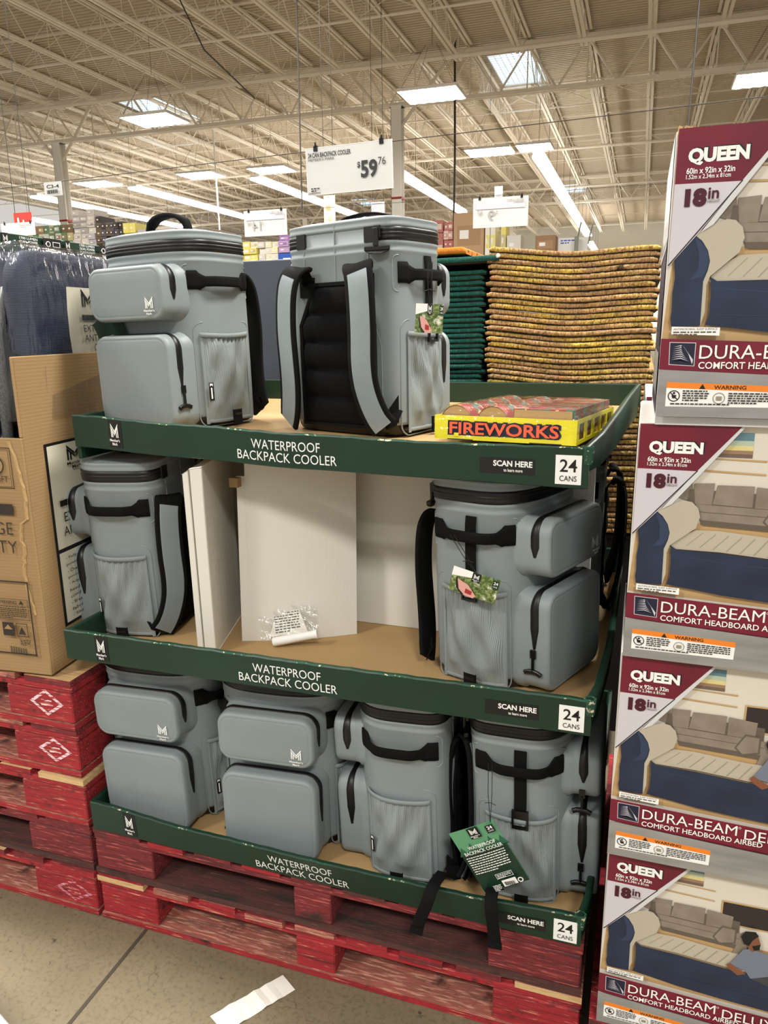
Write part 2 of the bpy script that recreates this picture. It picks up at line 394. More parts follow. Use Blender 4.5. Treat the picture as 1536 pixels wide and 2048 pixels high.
# ---------------------------------------------------------------- ceiling lamps
LG = 'flat panel lamps hanging from the roof'
def panel_lamp(label, light=0):
    r = empty('panel_lamp'); tag(r, label, 'lamp', LG)
    mb = MB(); mb.box(-.68, .68, -.52, .52, .0, .07, M_steelw)
    mb.build('housing', r, .01)
    mb = MB(); n = 12
    for i in range(6):
        a = -.66 + i * .222; mb.grid([[V3(a + .206 * (j / 6), yy, -.014 * math.sin(PI * j / 6)) for j in range(7)] for yy in (-.5, .5)], M_lamp)
    mb.build('diffuser', r)
    mb = MB()
    for sx in (-.6, .6):
        for sy in (-.45, .45): mb.tube([(sx, sy, .07), (sx * .2, sy * .2, 1.0)], .004, M_wire, 4)
    mb.tube([(0, 0, 1.0), (0, 0, 2.255)], .005, M_wire, 4); mb.build('hanger', r)
    return r
pl = panel_lamp('')
index_children(pl)
spots = [((-10.5, 16.15, 6.5), 'broad panel lamp hanging under the left skylight'), ((-3.55, 16.6, 6.5), 'broad panel lamp hanging left of the centre column'),
         ((3.45, 18.05, 6.5), 'panel lamp at the right edge above the airbed boxes'), ((-3.42, 22.75, 6.5), 'panel lamp at the head of the right-hand lamp row'),
         ((-2.1, 22.9, 6.55), 'shorter panel lamp joining the corner of the right-hand lamp row'), ((-10.6, 22.7, 6.5), 'panel lamp hanging left of the price sign'),
         ((-13.2, 22.6, 6.5), 'small panel lamp hanging at the end of a pole'), ((-17.4, 22.6, 6.5), 'panel lamp hanging right behind the aisle marker')]
hid = [(x, y) for y in (-5.5, 0.6, 6.8) for x in (-10.5, -3.6, 3.4)]
first = True
for p, lb in spots:
    r = pl if first else copy_tree(pl); first = False
    r.location = p; r['label'] = lb
    if abs(p[0] + 2.1) < .01: r.scale = (.75, .9, 1)
for i, (x, y) in enumerate(hid):
    r = copy_tree(pl); r.location = (x, y, 6.5); r['label'] = 'panel lamp outside the view, %s row, %s' % (('nearest', 'second', 'third')[i // 3], ('left', 'middle', 'right')[i % 3]); 
    L = bpy.data.lights.new('lamp_light', 'AREA'); L.shape = 'RECTANGLE'; L.size = 1.3; L.size_y = 1.0; L.energy = LAMP_W * (.75 if y < -2 else 1.1); L.color = (1, .965, .9)
    lo = bpy.data.objects.new('lamp_light', L); COL.objects.link(lo); lo.parent = r; lo.location = (0, 0, -.06)
    L = bpy.data.lights.new('ceiling_fill_light', 'AREA'); L.shape = 'RECTANGLE'; L.size = 1.3; L.size_y = 1.0; L.energy = 95; L.color = (1, .95, .86)
    lo = bpy.data.objects.new('ceiling_fill_light', L); COL.objects.link(lo); lo.parent = r; lo.location = (0, 0, .09); lo.rotation_euler = (PI, 0, 0)  # upward fill added to brighten the ceiling, not part of the fixture
# continuous lamp rows
for x, y0, y1, lb in ((-2.05, 23.4, 46, 'long lamp row running back above the rug stack'), (-6.75, 23.8, 34, 'long lamp row behind the centre column'),
                      (-11.55, 23.3, 34, 'long lamp row passing behind the price sign'), (-16.4, 23.2, 35, 'long lamp row above the left cooler'),
                      (-20.9, 23.3, 35, 'long lamp row behind the left column'), (-25.6, 28, 42, 'long lamp row at the far left'), (-9.5, 49, 57, 'added far lamp row left of the centre column, brightening the back wall'), (-2.2, 49.5, 58, 'added far lamp row close to the back wall, brightening it'), (4.4, 49, 58, 'added far lamp row behind the airbed boxes, brightening the back wall')):  # last three rows are added to brighten the back wall
    r = empty('strip_lamp_row', (x, (y0 + y1) / 2, 6.45)); tag(r, lb, 'lamp', 'continuous strip lamp rows'); h = (y1 - y0) / 2
    mb = MB(); mb.box(-.17, .17, -h, h, 0, .08, M_steelw); mb.build('housing', r)
    mb = MB()
    n = int(2 * h / 2.4)
    for i in range(n):
        a = -h + i * 2 * h / n; mb.box(-.2, .2, a + .03, a + 2 * h / n - .03, -.07, 0, M_lamp)
    mb.build('diffuser', r)
    mb = MB()
    for i in range(n + 1): mb.tube([(0, -h + i * 2 * h / n, .08), (0, -h + i * 2 * h / n, 2.30)], .006, M_wire, 4)
    mb.build('hanger', r)
    for zz, en, rot, nm in ((-.09, 260, 0, 'lamp_light'), (.10, 45, PI, 'ceiling_fill_light')):  # second light is an added upward fill for the ceiling
        L = bpy.data.lights.new(nm, 'AREA'); L.shape = 'RECTANGLE'; L.size = .3; L.size_y = 2 * h; L.energy = en * h / 5 * (3.2 if y0 > 45 else 1); L.color = (1, .95, .87)
        lo = bpy.data.objects.new(nm, L); COL.objects.link(lo); lo.parent = r; lo.location = (0, 0, zz); lo.rotation_euler = (rot, 0, 0)

# ================================================================== BACKPACK COOLER
CA, CD, CH = .157, .11, .445
def outline_raw(n=720):
    out = []
    for i in range(n):
        t = -PI / 2 + 2 * PI * i / n; c, s_ = math.cos(t), math.sin(t); e = 2.9 if s_ < 0 else 6.0
        x = math.copysign(abs(c) ** (2 / e), c) * CA; y = math.copysign(abs(s_) ** (2 / e), s_) * CD
        out.append(Vector((x, y)))
    return out
_raw = outline_raw(); _cum = [0]
for i in range(len(_raw)): _cum.append(_cum[-1] + (_raw[(i + 1) % len(_raw)] - _raw[i]).length)
LT = _cum[-1]
def P2(s):
    s = s % LT; lo, hi = 0, len(_raw)
    while hi - lo > 1:
        m_ = (lo + hi) // 2
        if _cum[m_] <= s: lo = m_
        else: hi = m_
    f = (s - _cum[lo]) / (_cum[lo + 1] - _cum[lo]); return _raw[lo].lerp(_raw[(lo + 1) % len(_raw)], f)
def surf(s, z, off=0):
    p = P2(s); d = P2(s + .004) - P2(s - .004); n = Vector((d.y, -d.x)).normalized(); p = p + n * off
    return Vector((p.x, p.y, z))
def s_side(y, side=1):       # arc position on the side wall with this y
    best = min(range(len(_raw)), key=lambda i: abs(_raw[i].y - y) + (10 if _raw[i].x * side < .05 else 0)); return _cum[best]
def s_back(x):
    best = min(range(len(_raw)), key=lambda i: abs(_raw[i].x - x) + (10 if _raw[i].y < .05 else 0)); return _cum[best]
NS = 96
def ringz(z, off=0, k=1.0):
    return [Vector((p.x * k, p.y * k, z)) for p in [surf(LT * i / NS, z, off) for i in range(NS)]]
def rrect(w, h, r, n=6):
    pts = []
    for cx, cy, a0 in ((w / 2 - r, h / 2 - r, 0), (-w / 2 + r, h / 2 - r, 90), (-w / 2 + r, -h / 2 + r, 180), (w / 2 - r, -h / 2 + r, 270)):
        for i in range(n + 1):
            a = math.radians(a0 + 90 * i / n); pts.append((cx + r * math.cos(a), cy + r * math.sin(a)))
    return pts
def ridge_path(mb, pts, m, r=.0016):
    mb.tube(pts, r, m, 5)
def build_cooler():
    root = empty('backpack_cooler')
    # body
    mb = MB()
    R = [ringz(.0, -.012), ringz(.004, -.007), ringz(.022, -.006)]
    mb.loft(R, M_blackpl, True, True, False)
    R = [ringz(.022, -.006), ringz(.024, -.001), ringz(.03, 0), ringz(.15, .001), ringz(.28, .001), ringz(.376, 0), ringz(.379, .0018), ringz(.383, .0018), ringz(.386, 0), ringz(.392, 0), ringz(.395, .002), ringz(.40, .002), ringz(.402, 0), ringz(.428, -.001)]
    mb.loft(R, M_grey, True, False, False)
    def arc_ridge(s0, s1, z0, z1, r):
        w = s1 - s0; h = z1 - z0; c = rrect(w, h, r, 6); pts = [surf(s0 + w / 2 + a, z0 + h / 2 + b, .0004) for a, b in c]; pts.append(pts[0]); ridge_path(mb, pts, M_grey)
    for sd in (1, -1):
        sc = s_side(-.005, sd)
        arc_ridge(sc - .105, sc + .105, .30, .372, .012)
        arc_ridge(sc - .09, sc + .085, .0, .243, .022)
    ridge_path(mb, [surf(LT / 2, z, .0006) for z in (.30, .35, .40, .444)], M_grey)
    for sx in (-1, 1): ridge_path(mb, [surf(s_back(sx * .118), .03, .0006), surf(s_back(sx * .118), .19, .0006), surf(s_back(sx * .09), .27, .0006), surf(s_back(sx * .09), .395, .0006)], M_grey)
    mb.build('body', root)
    # lid
    mb = MB()
    R = [ringz(.426, -.002), ringz(.428, .0015), ringz(.432, .0025), ringz(.435, .001), ringz(.441, .001), ringz(.4435, .0022), ringz(.446, .001), ringz(.4475, -.003, .985)]
    for k, z in ((.95, .4485), (.9, .4490), (.86, .4515), (.8, .4525), (.5, .4535), (.2, .454)): R.append([Vector((p.x * k, p.y * k, z)) for p in ringz(0, -.003)])
    mb.loft(R, M_grey, True, False, True); mb.build('lid', root)
    # main zip
    mb = MB(); gap = .082; prof = [(.401, 0), (.402, .003), (.409, .0032), (.411, .0024), (.4125, .0030), (.4145, .0042), (.4165, .0030), (.418, .0024), (.4195, .0032), (.4265, .003), (.4275, 0)]
    ss = [-(LT / 2 - gap) + (LT - 2 * gap) * i / 140 for i in range(141)]
    mb.grid([[surf(s_, z, o_) for z, o_ in prof] for s_ in ss], M_zip); z_ = mb.build('zip', root)
    mb = MB()     # recessed zip ends and pull
    for sg in (1, -1):
        s0 = sg * (LT / 2 - gap); mb.grid([[surf(s0 - sg * a, z, .0045 if 0 < a < .028 else .001) for z in (.399, .402, .426, .429)] for a in (0, .001, .027, .03)], M_blackpl, False)
    mb.build('zip_end', z_)
    mb = MB(); s0 = -(LT / 2 - gap - .035)
    def bar(za, zb, wa, wb, o0, o1, m=M_blackpl):
        q = [surf(s0 + a, z, o_) for z, w_ in ((za, wa), (zb, wb)) for a in (-w_, w_) for o_ in (o0, o1)]
        mb.add(q, [(0, 1, 3, 2), (4, 6, 7, 5), (0, 4, 5, 1), (2, 3, 7, 6), (0, 2, 6, 4), (1, 5, 7, 3)], m)
    bar(.43, .405, .007, .007, .004, .012); bar(.425, .388, .005, .005, .012, .018); bar(.390, .380, .024, .024, .010, .020); bar(.380, .374, .024, .012, .010, .020)
    mb.build('zip_pull', z_, .002)
    # front pockets
    def pocket(z0, z1, nm, long_zip):
        w, h = .238, z1 - z0; zc = (z0 + z1) / 2; mb = MB(); rr = .034
        def ring(y, gr, gz=None): return [Vector((a, y, zc + b)) for a, b in rrect(w + 2 * gr, h + 2 * gr, rr + gr, 7)]
        mb.loft([ring(-.06, .008), ring(-.100, .006), ring(-.108, .001), ring(-.118, 0), ring(-.150, 0), ring(-.1535, -.0003), ring(-.1575, -.0012), ring(-.1608, -.0032), ring(-.1626, -.0060), ring(-.1631, -.0092), ring(-.1624, -.0106), ring(-.1631, -.0120), ring(-.1636, -.016), ring(-.1640, -.0315)], M_grey, True, False, True)
        p = mb.build(nm, root)
        mb = MB(); c = rrect(w, h, rr, 7); n = len(c)
        # zip runs from the top-left corner over the top and down the right wall
        k = long_zip; f0 = c[15]
        path = [(f0[0], f0[1] - k * t) for t in (1, .75, .5, .25)] + [c[i] for i in range(15, 7, -1)] + [(0, c[7][1])] + [c[i] for i in range(7, -1, -1)]; last = path[-1]
        path += [(last[0], last[1] - k * .25), (last[0], last[1] - k * .5), (last[0], last[1] - k * .75), (last[0], last[1] - k)]
        dense = []
        for i in range(len(path) - 1):
            for t in (0, .5): dense.append((path[i][0] + (path[i + 1][0] - path[i][0]) * t, path[i][1] + (path[i + 1][1] - path[i][1]) * t))
        dense.append(path[-1]); P = []
        for i, (a, b) in enumerate(dense):
            t = i / (len(dense) - 1); wd = (.0055 + .004 * min(1, abs(t - .5) * 3)) * min(1, t * 9 + .25, (1 - t) * 9 + .25)
            j = min(i + 1, len(dense) - 1); d = Vector((dense[j][0] - dense[max(i - 1, 0)][0], dense[j][1] - dense[max(i - 1, 0)][1])); nrm = Vector((-d.y, d.x)).normalized()
            if nrm.dot(Vector((a, b))) < 0: nrm = -nrm
            P.append([Vector((a + nrm.x * o_, -.130 + q * wd, zc + b + nrm.y * o_)) for q, o_ in ((-1, .0002), (-.85, .002), (-.2, .0022), (0, .0032), (.2, .0022), (.85, .002), (1, .0002))])
        mb.grid(P, M_zip); zz = mb.build('pocket_zip', p)
        return p
    up_ = pocket(.250, .372, 'upper_pocket', .042)
    pocket(.004, .219, 'lower_pocket', .085)
    pr = Print(plane_fn((0, -.1640, 0), (1, 0, 0), (0, 0, 1)), .0004)
    pr.logo(.064, .262, .025, .040, M_white); pr.mb.build('printed_logo', up_)
    # side furniture
    for sd, nm in ((1, 'p'), (-1, 'm')):
        sc = s_side(-.005, sd)
        def ss_(a, sd=sd, sc=sc): return sc + a * sd      # a>0 towards the back
        # grab handle
        mb = MB(); rows = []; N_ = 34
        for i in range(N_ + 1):
            t = i / N_; a = -.094 + .188 * t; q = min(t, 1 - t)
            hh = .021 if q < .13 else (.021 - (q - .13) / .07 * .0095 if q < .20 else .0115)
            of = .003 if q < .15 else .003 + .017 * math.sin(min(1, (q - .15) / .2) * PI / 2)
            dz = .0 if q < .13 else -.004
            rows.append([surf(ss_(a), .338 + dz + b * hh, of + c_) for b, c_ in ((-1, -.002), (-1, .001), (-.5, .002), (.5, .002), (1, .001), (1, -.002))])
        if sd < 0: rows = rows[::-1]
        mb.grid(rows, M_web, True, True); mb.build('side_handle', root)
        # stretch mesh pocket
        mb = MB(); nx, nz = 44, 40; a0, a1, z0, z1 = -.073, .070, .010, .214; R_ = random.Random(3 + sd)
        G = []
        ph = [R_.uniform(0, 6) for _ in range(6)]
        for j in range(nz + 1):
            v = j / nz; row = []
            for i in range(nx + 1):
                u = i / nx; edge = min(1, 6 * min(u, 1 - u)) * min(1, 5 * v); bul = .011 * math.sin(PI * u) ** .6 * (.35 + .65 * math.sin(PI * min(1, v * .9 + .1)))
                gath = .0035 * math.sin(u * 62 + ph[0] + 1.5 * math.sin(v * 4)) * (v ** 3)
                fold = .0065 * math.sin(u * 9 + v * 5 + ph[1]) * math.sin(v * 3.1) + .005 * math.sin(-u * 15 + v * 9 + ph[2]) * math.sin(v * PI) + .004 * math.sin(u * 20 + ph[3]) * max(0, 1 - v * 5)
                row.append(surf(ss_(a0 + (a1 - a0) * u), z0 + (z1 - z0) * v + (.004 * math.sin(PI * u) * (-1 if v > .9 else 0)), .003 + edge * (bul + gath + fold)))
            G.append(row)
        mb.grid(G, M_mesh); mp_ = mb.build('mesh_pocket', root)
        mb = MB()
        top = [surf(ss_(a0 - .003 + (a1 - a0 + .006) * i / 30), z1 + .001 - .004 * math.sin(PI * i / 30), .004 + .0085 * math.sin(PI * i / 30) ** .6) for i in range(31)]
        mb.ribbon(top, [(surf(ss_(a0 + (a1 - a0) * i / 30), 0, 1) - surf(ss_(a0 + (a1 - a0) * i / 30), 0, 0)) for i in range(31)], .010, .003, M_hem)
        for a in (a0, a1):
            pts = [surf(ss_(a), z, .0035) for z in (.006, .06, .12, .17, .218)]; mb.ribbon(pts, [(surf(ss_(a), 0, 1) - surf(ss_(a), 0, 0))] * 5, .008, .002, M_hem)
        pts = [surf(ss_(a0 + (a1 - a0) * i / 12), .012, .0035) for i in range(13)]; mb.ribbon(pts, [(surf(ss_(a0 + (a1 - a0) * i / 12), 0, 1) - surf(ss_(a0 + (a1 - a0) * i / 12), 0, 0)) for i in range(13)], .008, .002, M_hem)
        mb.build('pocket_hem', mp_)
        # buckle tab at the foot
        mb = MB(); ctr = -.004
        mb.grid([[surf(ss_(ctr + a), z, o_) for a, o_ in ((-.014, .018), (-.0135, .0225), (.0135, .0225), (.014, .018))] for z in (-.0, .002, .028, .036)], M_web, False)
        mb.grid([[surf(ss_(ctr + a), z, .0235) for a in (-.011, .011)] for z in (.022, .028)], M_blackpl, False)
        mb.build('foot_tab', root)
        if sd > 0:
            fn = lambda u, v, h, ss_=ss_: surf(ss_(a0 + .006 + u), .062 + v, .0105 + h)
            p = Print(fn, .0003); p.rect(0, .010, 0, .042, M_blackpl); p.poly([(.002, .033), (.002, .040), (.008, .040), (.008, .033), (.005, .036)], M_white); p.rect(.0035, .0065, .004, .030, M_white)
            p.mb.build('woven_label', mp_)
        else:
            mb = MB(); pts = [surf(ss_(-.002), z, o_) for z, o_ in ((.374, .002), (.355, .005), (.30, .006), (.262, .006), (.238, .010), (.225, .012))]; nrm = surf(ss_(-.002), 0, 1) - surf(ss_(-.002), 0, 0)
            mb.ribbon(pts, nrm, .026, .002, M_web); w_ = mb.build('cinch_strap', root)
            mb = MB(); Q = lambda a, z, o_: surf(ss_(-.002 + a), z, o_)
            for (a, b, z0_, z1_) in ((-.017, -.013, .200, .236), (.013, .017, .200, .236), (-.017, .017, .196, .201), (-.017, .017, .222, .240)):
                q = [Q(x_, z_, o_) for z_ in (z0_, z1_) for x_ in (a, b) for o_ in (.012, .018)]
                mb.add(q, [(0, 1, 3, 2), (4, 6, 7, 5), (0, 4, 5, 1), (2, 3, 7, 6), (0, 2, 6, 4), (1, 5, 7, 3)], M_blackpl)
            mb.build('buckle', w_)
    # back pad
    mb = MB(); hexp = lambda z: .105 if z < .235 else .105 - (z - .235) / .085 * .045
    rows = []; nz = 64
    for j in range(nz + 1):
        z = .018 + .302 * j / nz; w = hexp(z); seg = (z - .018) / .0605; q = abs(math.sin(PI * seg)) ** .5; ed = min(1, j / 2, (nz - j) / 2)
        rows.append([Vector((x_ * w, CD + .0005 + (.0015 if abs(x_) > .95 else .012 * q * (1 - abs(x_) ** 6) * ed + .001), z)) for x_ in [-1, -.98, -.93, -.85, -.6, -.3, 0, .3, .6, .85, .93, .98, 1]])
    mb.grid(rows, M_airmesh); bp_ = mb.build('back_pad', root)
    mb = MB(); loop = [(-.105, .018), (-.105, .235), (-.06, .322), (.06, .322), (.105, .235), (.105, .018), (-.105, .018)]
    mb.ribbon([Vector((a, CD + .004, b)) for a, b in loop], (0, 1, 0), .009, .004, M_web, False); mb.build('pad_binding', bp_)
    # shoulder straps
    for sx in (1, -1):
        ctl = [(.080, .112, .330), (.081, .120, .345), (.083, .136, .353), (.093, .149, .344), (.101, .156, .32), (.106, .159, .28), (.108, .160, .22), (.106, .159, .16), (.108, .155, .115), (.116, .148, .075), (.128, .140, .042), (.140, .132, .022)]
        hint = [(0, -.3, .2), (0, .3, 1), (sx * .2, .6, .8), (sx * .15, 1, .35), (sx * .15, 1, 0), (sx * .15, 1, 0), (sx * .15, 1, 0), (sx * .15, 1, 0), (sx * .12, 1, 0), (sx * .1, 1, 0), (sx * .1, 1, 0), (0, 1, .2)]
        P, Hn = [], []
        for i in range(len(ctl) - 1):
            p0, p1, p2, p3 = [Vector(ctl[max(0, min(len(ctl) - 1, i + d))]) for d in (-1, 0, 1, 2)]
            for t in (0, .25, .5, .75):
                P.append(.5 * ((2 * p1) + (p2 - p0) * t + (2 * p0 - 5 * p1 + 4 * p2 - p3) * t * t + (3 * p1 - p0 - 3 * p2 + p3) * t ** 3)); Hn.append(tuple(Vector(hint[i]).lerp(Vector(hint[i + 1]), t)))
        P.append(Vector(ctl[-1])); Hn.append(hint[-1]); P = [Vector((p.x * sx, p.y, p.z)) for p in P]
        mb = MB(); mb.ribbon(P[6:], Hn[6:], .066, .010, M_web, True); st_ = mb.build('shoulder_strap', root)
        mb = MB(); mb.ribbon([p + Vector((sx * .0008, .0054, 0)) for p in P[13:]], Hn[13:], .046, .0015, M_strapgrey, True); mb.build('strap_face', st_)
        mb = MB(); mb.ribbon([p + Vector((0, .002, 0)) for p in P[:16]], Hn[:16], .040, .004, M_web, True)
        mb.box(sx * .083 - .022, sx * .083 + .022, CD, CD + .003, .296, .338, M_web); mb.build('strap_anchor', st_)
        mb = MB(); mb.ribbon([P[-1] + Vector((0, 0, .01)), Vector((sx * .150, .122, .035)), Vector((sx * .152, .105, .06))], (sx * .3, 1, 0), .030, .002, M_web)
        mb.add([(sx * .158, .104, .09), (sx * .158, .104, .03), (sx * .135, .128, .045)], [(0, 1, 2)], M_web); mb.build('adjuster_webbing', st_)
    # lid handle
    mb = MB(); P = []; n = 24
    for i in range(n + 1):
        t = i / n; a = PI * t; P.append(Vector((-.062 * math.cos(a), .0, .452 + .046 * (math.sin(a) ** .7))))
    hn = [(-math.cos(PI * i / n), 0, max(.05, math.sin(PI * i / n))) for i in range(n + 1)]
    w = [.024 if (i < 4 or i > n - 4) else .032 for i in range(n + 1)]
    mb.ribbon(P, hn, w, .009, M_web); 
    for sx in (-1, 1): mb.box(sx * .062 - .02, sx * .062 + .02, -.013, .013, .4515, .4565, M_web)
    h_ = mb.build('top_handle', root)
    return root
CG = 'grey waterproof backpack coolers'
cooler = build_cooler(); index_children(cooler)
POSES = [
 ('grey backpack cooler at the left end of the top tray, pockets facing out', (.150, .334, 1.273), -10, -1.2, 0),
 ('grey backpack cooler on the top tray, black back pad and shoulder straps facing out', (.655, .335, 1.273), 161, -.6, 0),
 ('grey backpack cooler at the left end of the middle tray, mesh side pocket facing out', (.046, .283, .756), -80, -.6, -2),
 ('grey backpack cooler at the right end of the middle tray, photo tag in its pocket', (1.008, .269, .756), 68, -1.8, 0),
 ('grey backpack cooler at the left end of the bottom tray, pockets facing out', (.140, .207, .277), 1, -1.6, -1.0),
 ('grey backpack cooler second from the left on the bottom tray, pockets facing out', (.481, .193, .277), 4, -.3, 0),
 ('grey backpack cooler third on the bottom tray, mesh pocket with small woven label facing out', (.806, .215, .279), -88, -1.6, -.8),
 ('grey backpack cooler at the right end of the bottom tray behind a green tag', (1.074, .234, .279), 89, -1.8, -1.5),
 ('grey backpack cooler in the back row of the middle tray, straps curving right', (1.068, .74, .756), -86, 0, 0)]
CO = []
for i, (lb, p, th, a, b) in enumerate(POSES):
    r = cooler if i == 0 else copy_tree(cooler)
    tag(r, lb, 'backpack cooler', CG)
    r.matrix_world = Matrix.Translation(p) @ Matrix.Rotation(math.radians(-b), 4, 'X') @ Matrix.Rotation(math.radians(a), 4, 'Y') @ Matrix.Rotation(math.radians(th), 4, 'Z')
    CO.append(r)
    if i == 1:
        for ch in bpy.data.objects:
            if ch.parent is r and ch.name.startswith('top_handle'): ch.scale = (1.1, 1, .45); ch.location = (0, 0, .249); ch.rotation_euler = (.0, -.0, 0)
    if 2 <= i:      # squeezed under a tray: the handle lies flat
        for ch in bpy.data.objects:
            if ch.parent is r and ch.name.startswith('top_handle'): ch.scale = (1, 1, .12); ch.location = (0, 0, .398)
def child_of(root, kind): return [o for o in bpy.data.objects if o.parent is root and o.name.startswith(kind)][0]
mb = MB(); mb.box(-.002, .004, -.134, -.122, -.006, .012, M_blackpl); mb.tube([(.003, -.128, -.002), (.0035, -.128, -.034)], .0032, M_blackpl, 6)
mb.ribbon([(.003, -.147, -.040), (.003, -.138, -.036), (.003, -.128, -.035), (.003, -.118, -.036), (.003, -.109, -.040)], (1, 0, 0), .009, .006, M_blackpl)
pull0 = None
for ci, kind, sx, z in ((0, 'lower_pocket', 1, .090), (3, 'lower_pocket', -1, .086), (7, 'lower_pocket', -1, .084), (7, 'upper_pocket', -1, .266), (5, 'lower_pocket', -1, .09)):
    pz = child_of(CO[ci], kind); zz = child_of(pz, 'pocket_zip')
    if pull0 is None: o = pull0 = mb.build('zip_pull', zz)
    else: o = pull0.copy(); COL.objects.link(o); o.parent = zz
    o.location = (sx * .1195, 0, z); o.scale = (sx, 1, 1)
for ch in bpy.data.objects:      # the near strap of the left middle cooler has slid round to its side
    if ch.parent is CO[2] and ch.name.startswith('shoulder_strap') and ch.data.vertices[0].co.x > 0:
        c = Vector((.106, .155, 0)); M_ = Matrix.Translation(c + Vector((.034, -.030, 0))) @ Matrix.Rotation(math.radians(-34), 4, 'Z') @ Matrix.Translation(-c)
        ch.location = M_.to_translation(); ch.rotation_euler = M_.to_euler()
# ================================================================== PALLETS
def board(r, nm, a, m_front, m_top):
    mb = MB(); x0, x1, y0, y1, z0, z1 = a; v = [(x, y, z) for x in (x0, x1) for y in (y0, y1) for z in (z0, z1)]
    mb.add(v, [(0, 1, 3, 2), (4, 6, 7, 5), (0, 4, 5, 1), (2, 3, 7, 6), (0, 2, 6, 4)], m_front); mb.add(v, [(1, 5, 7, 3)], m_top); return mb.build(nm, r)
def pallet(x0, x1, y0, y1, z0, mt, rnd, label, group=None, bw=(.18, .105, .20), stencil=None, top_face=None):
    W_, D_ = x1 - x0, y1 - y0; r = empty('wood_pallet', (x0, y0, z0)); tag(r, label, 'pallet', group); R = random.Random(rnd)
    top, string, block, bot, inner = mt
    def B(nm, *a, m, bev=.003):
        mb = MB(); mb.box(*a, m); return mb.build(nm, r, bev, 1)
    n = 9; x = 0; ws = [.14 if i in (0, n - 1) else .10 for i in range(n)]; gap = (W_ - sum(ws)) / (n - 1)
    for i in range(n):
        board(r, 'deck_board', (x, x + ws[i], R.uniform(-.004, .004), D_, .119, .135 + R.uniform(-.001, 0)), R.choice(top), top_face or R.choice(top)); x += ws[i] + gap
    bx = [(0, bw[0]), (W_ * .5 - bw[1] / 2, W_ * .5 + bw[1] / 2), (W_ - bw[2], W_)]; by = [(0, .14), (D_ / 2 - .07, D_ / 2 + .07), (D_ - .14, D_)]
    for a, b in by: B('stringer_board', 0, W_, a + .004, b, .100, .1185, m=string)
    for (a, b) in by:
        for (c, d) in bx: B('block', c + .003, d - .003, a + .003, b - .003, .0185, .0995, m=block)
    for a, b in by: board(r, 'bottom_board', (0, W_, a, b, .002, .018), inner if a > 0 else bot, inner)
    for a, b in bx: B('bottom_board', a, min(b, a + .14) if a < .1 else b, .14, D_ - .14, .002, .018, m=inner)
    if stencil:
        p = Print(plane_fn((stencil[0], 0, stencil[1]), (1, 0, 0), (0, 0, 1)), -.0002); p.fn = lambda u, v, h: Vector((stencil[0] + u, .0026 - .0002, stencil[1] + v))
        a, b, m = stencil[2], stencil[3], stencil[4]; t = .26
        for q in ([(-a, 0), (0, b), (0, b * (1 - t)), (-a * (1 - t), 0)], [(0, b), (a, 0), (a * (1 - t), 0), (0, b * (1 - t))], [(a, 0), (0, -b), (0, -b * (1 - t)), (a * (1 - t), 0)], [(0, -b), (-a, 0), (-a * (1 - t), 0), (0, -b * (1 - t))]): p.poly(q, m, 1)
        p.rect(-a * .3, a * .3, b * .1, b * .22, m); p.rect(-a * .35, a * .35, -b * .25, -b * .12, m)
        p.mb.build('stencil_mark', r)
    return r
bright = ([M_red, M_redd, M_red, M_redp, M_redd, M_redp, M_rawwood], M_red, M_red, M_red, M_redp)
dull = ([M_redd, M_redd, M_red, M_redbr], M_redd, M_redd, M_redbr, M_redbr)
PZ = .1352
pallet(0, 1.219, 0, 1.016, 0, bright, 1, 'bright red wooden pallet on the floor under the cooler display', None, (.175, .105, .19))
pallet(-.004, 1.216, .002, 1.018, PZ, dull, 2, 'darker scuffed red pallet, the upper one directly under the green trays', None, (.178, .10, .20))
LP = [(-.012, 'red pallet at the bottom of the left stack with a faded pink diamond stencil', (1.125, .06, .06, .032, M_stencil), bright),
      (-.016, 'red pallet second from the bottom of the left stack, unstencilled', None, dull),
      (-.010, 'red pallet in the middle of the left stack', None, bright),
      (-.020, 'red pallet second from the top of the left stack with a white diamond stencil', (1.125, .066, .052, .034, M_stencilw), bright),
      (-.016, 'topmost red pallet of the left stack with a white diamond stencil', (1.12, .066, .052, .036, M_stencilw), ([M_redd, M_red, M_redp], M_red, M_red, M_red, M_redp))]
for i, (x, lb, st, mt) in enumerate(LP):
    pallet(x - 1.2, x, .0 + .006 * (i % 2), 1.016, i * PZ, mt, 20 + i, lb, None, (.18, .105, .205), st, M_rawwood if i in (2, 4) else None)
pallet(1.236, 2.45, -.04, .976, 0, ([M_redd, M_red, M_rawwood], M_redd, M_redd, M_red, M_redp), 41, 'red pallet under the stack of airbed boxes')
pallet(.02, 1.23, 1.12, 2.136, 0, dull, 42, 'red pallet under the stacks of mats behind the display')

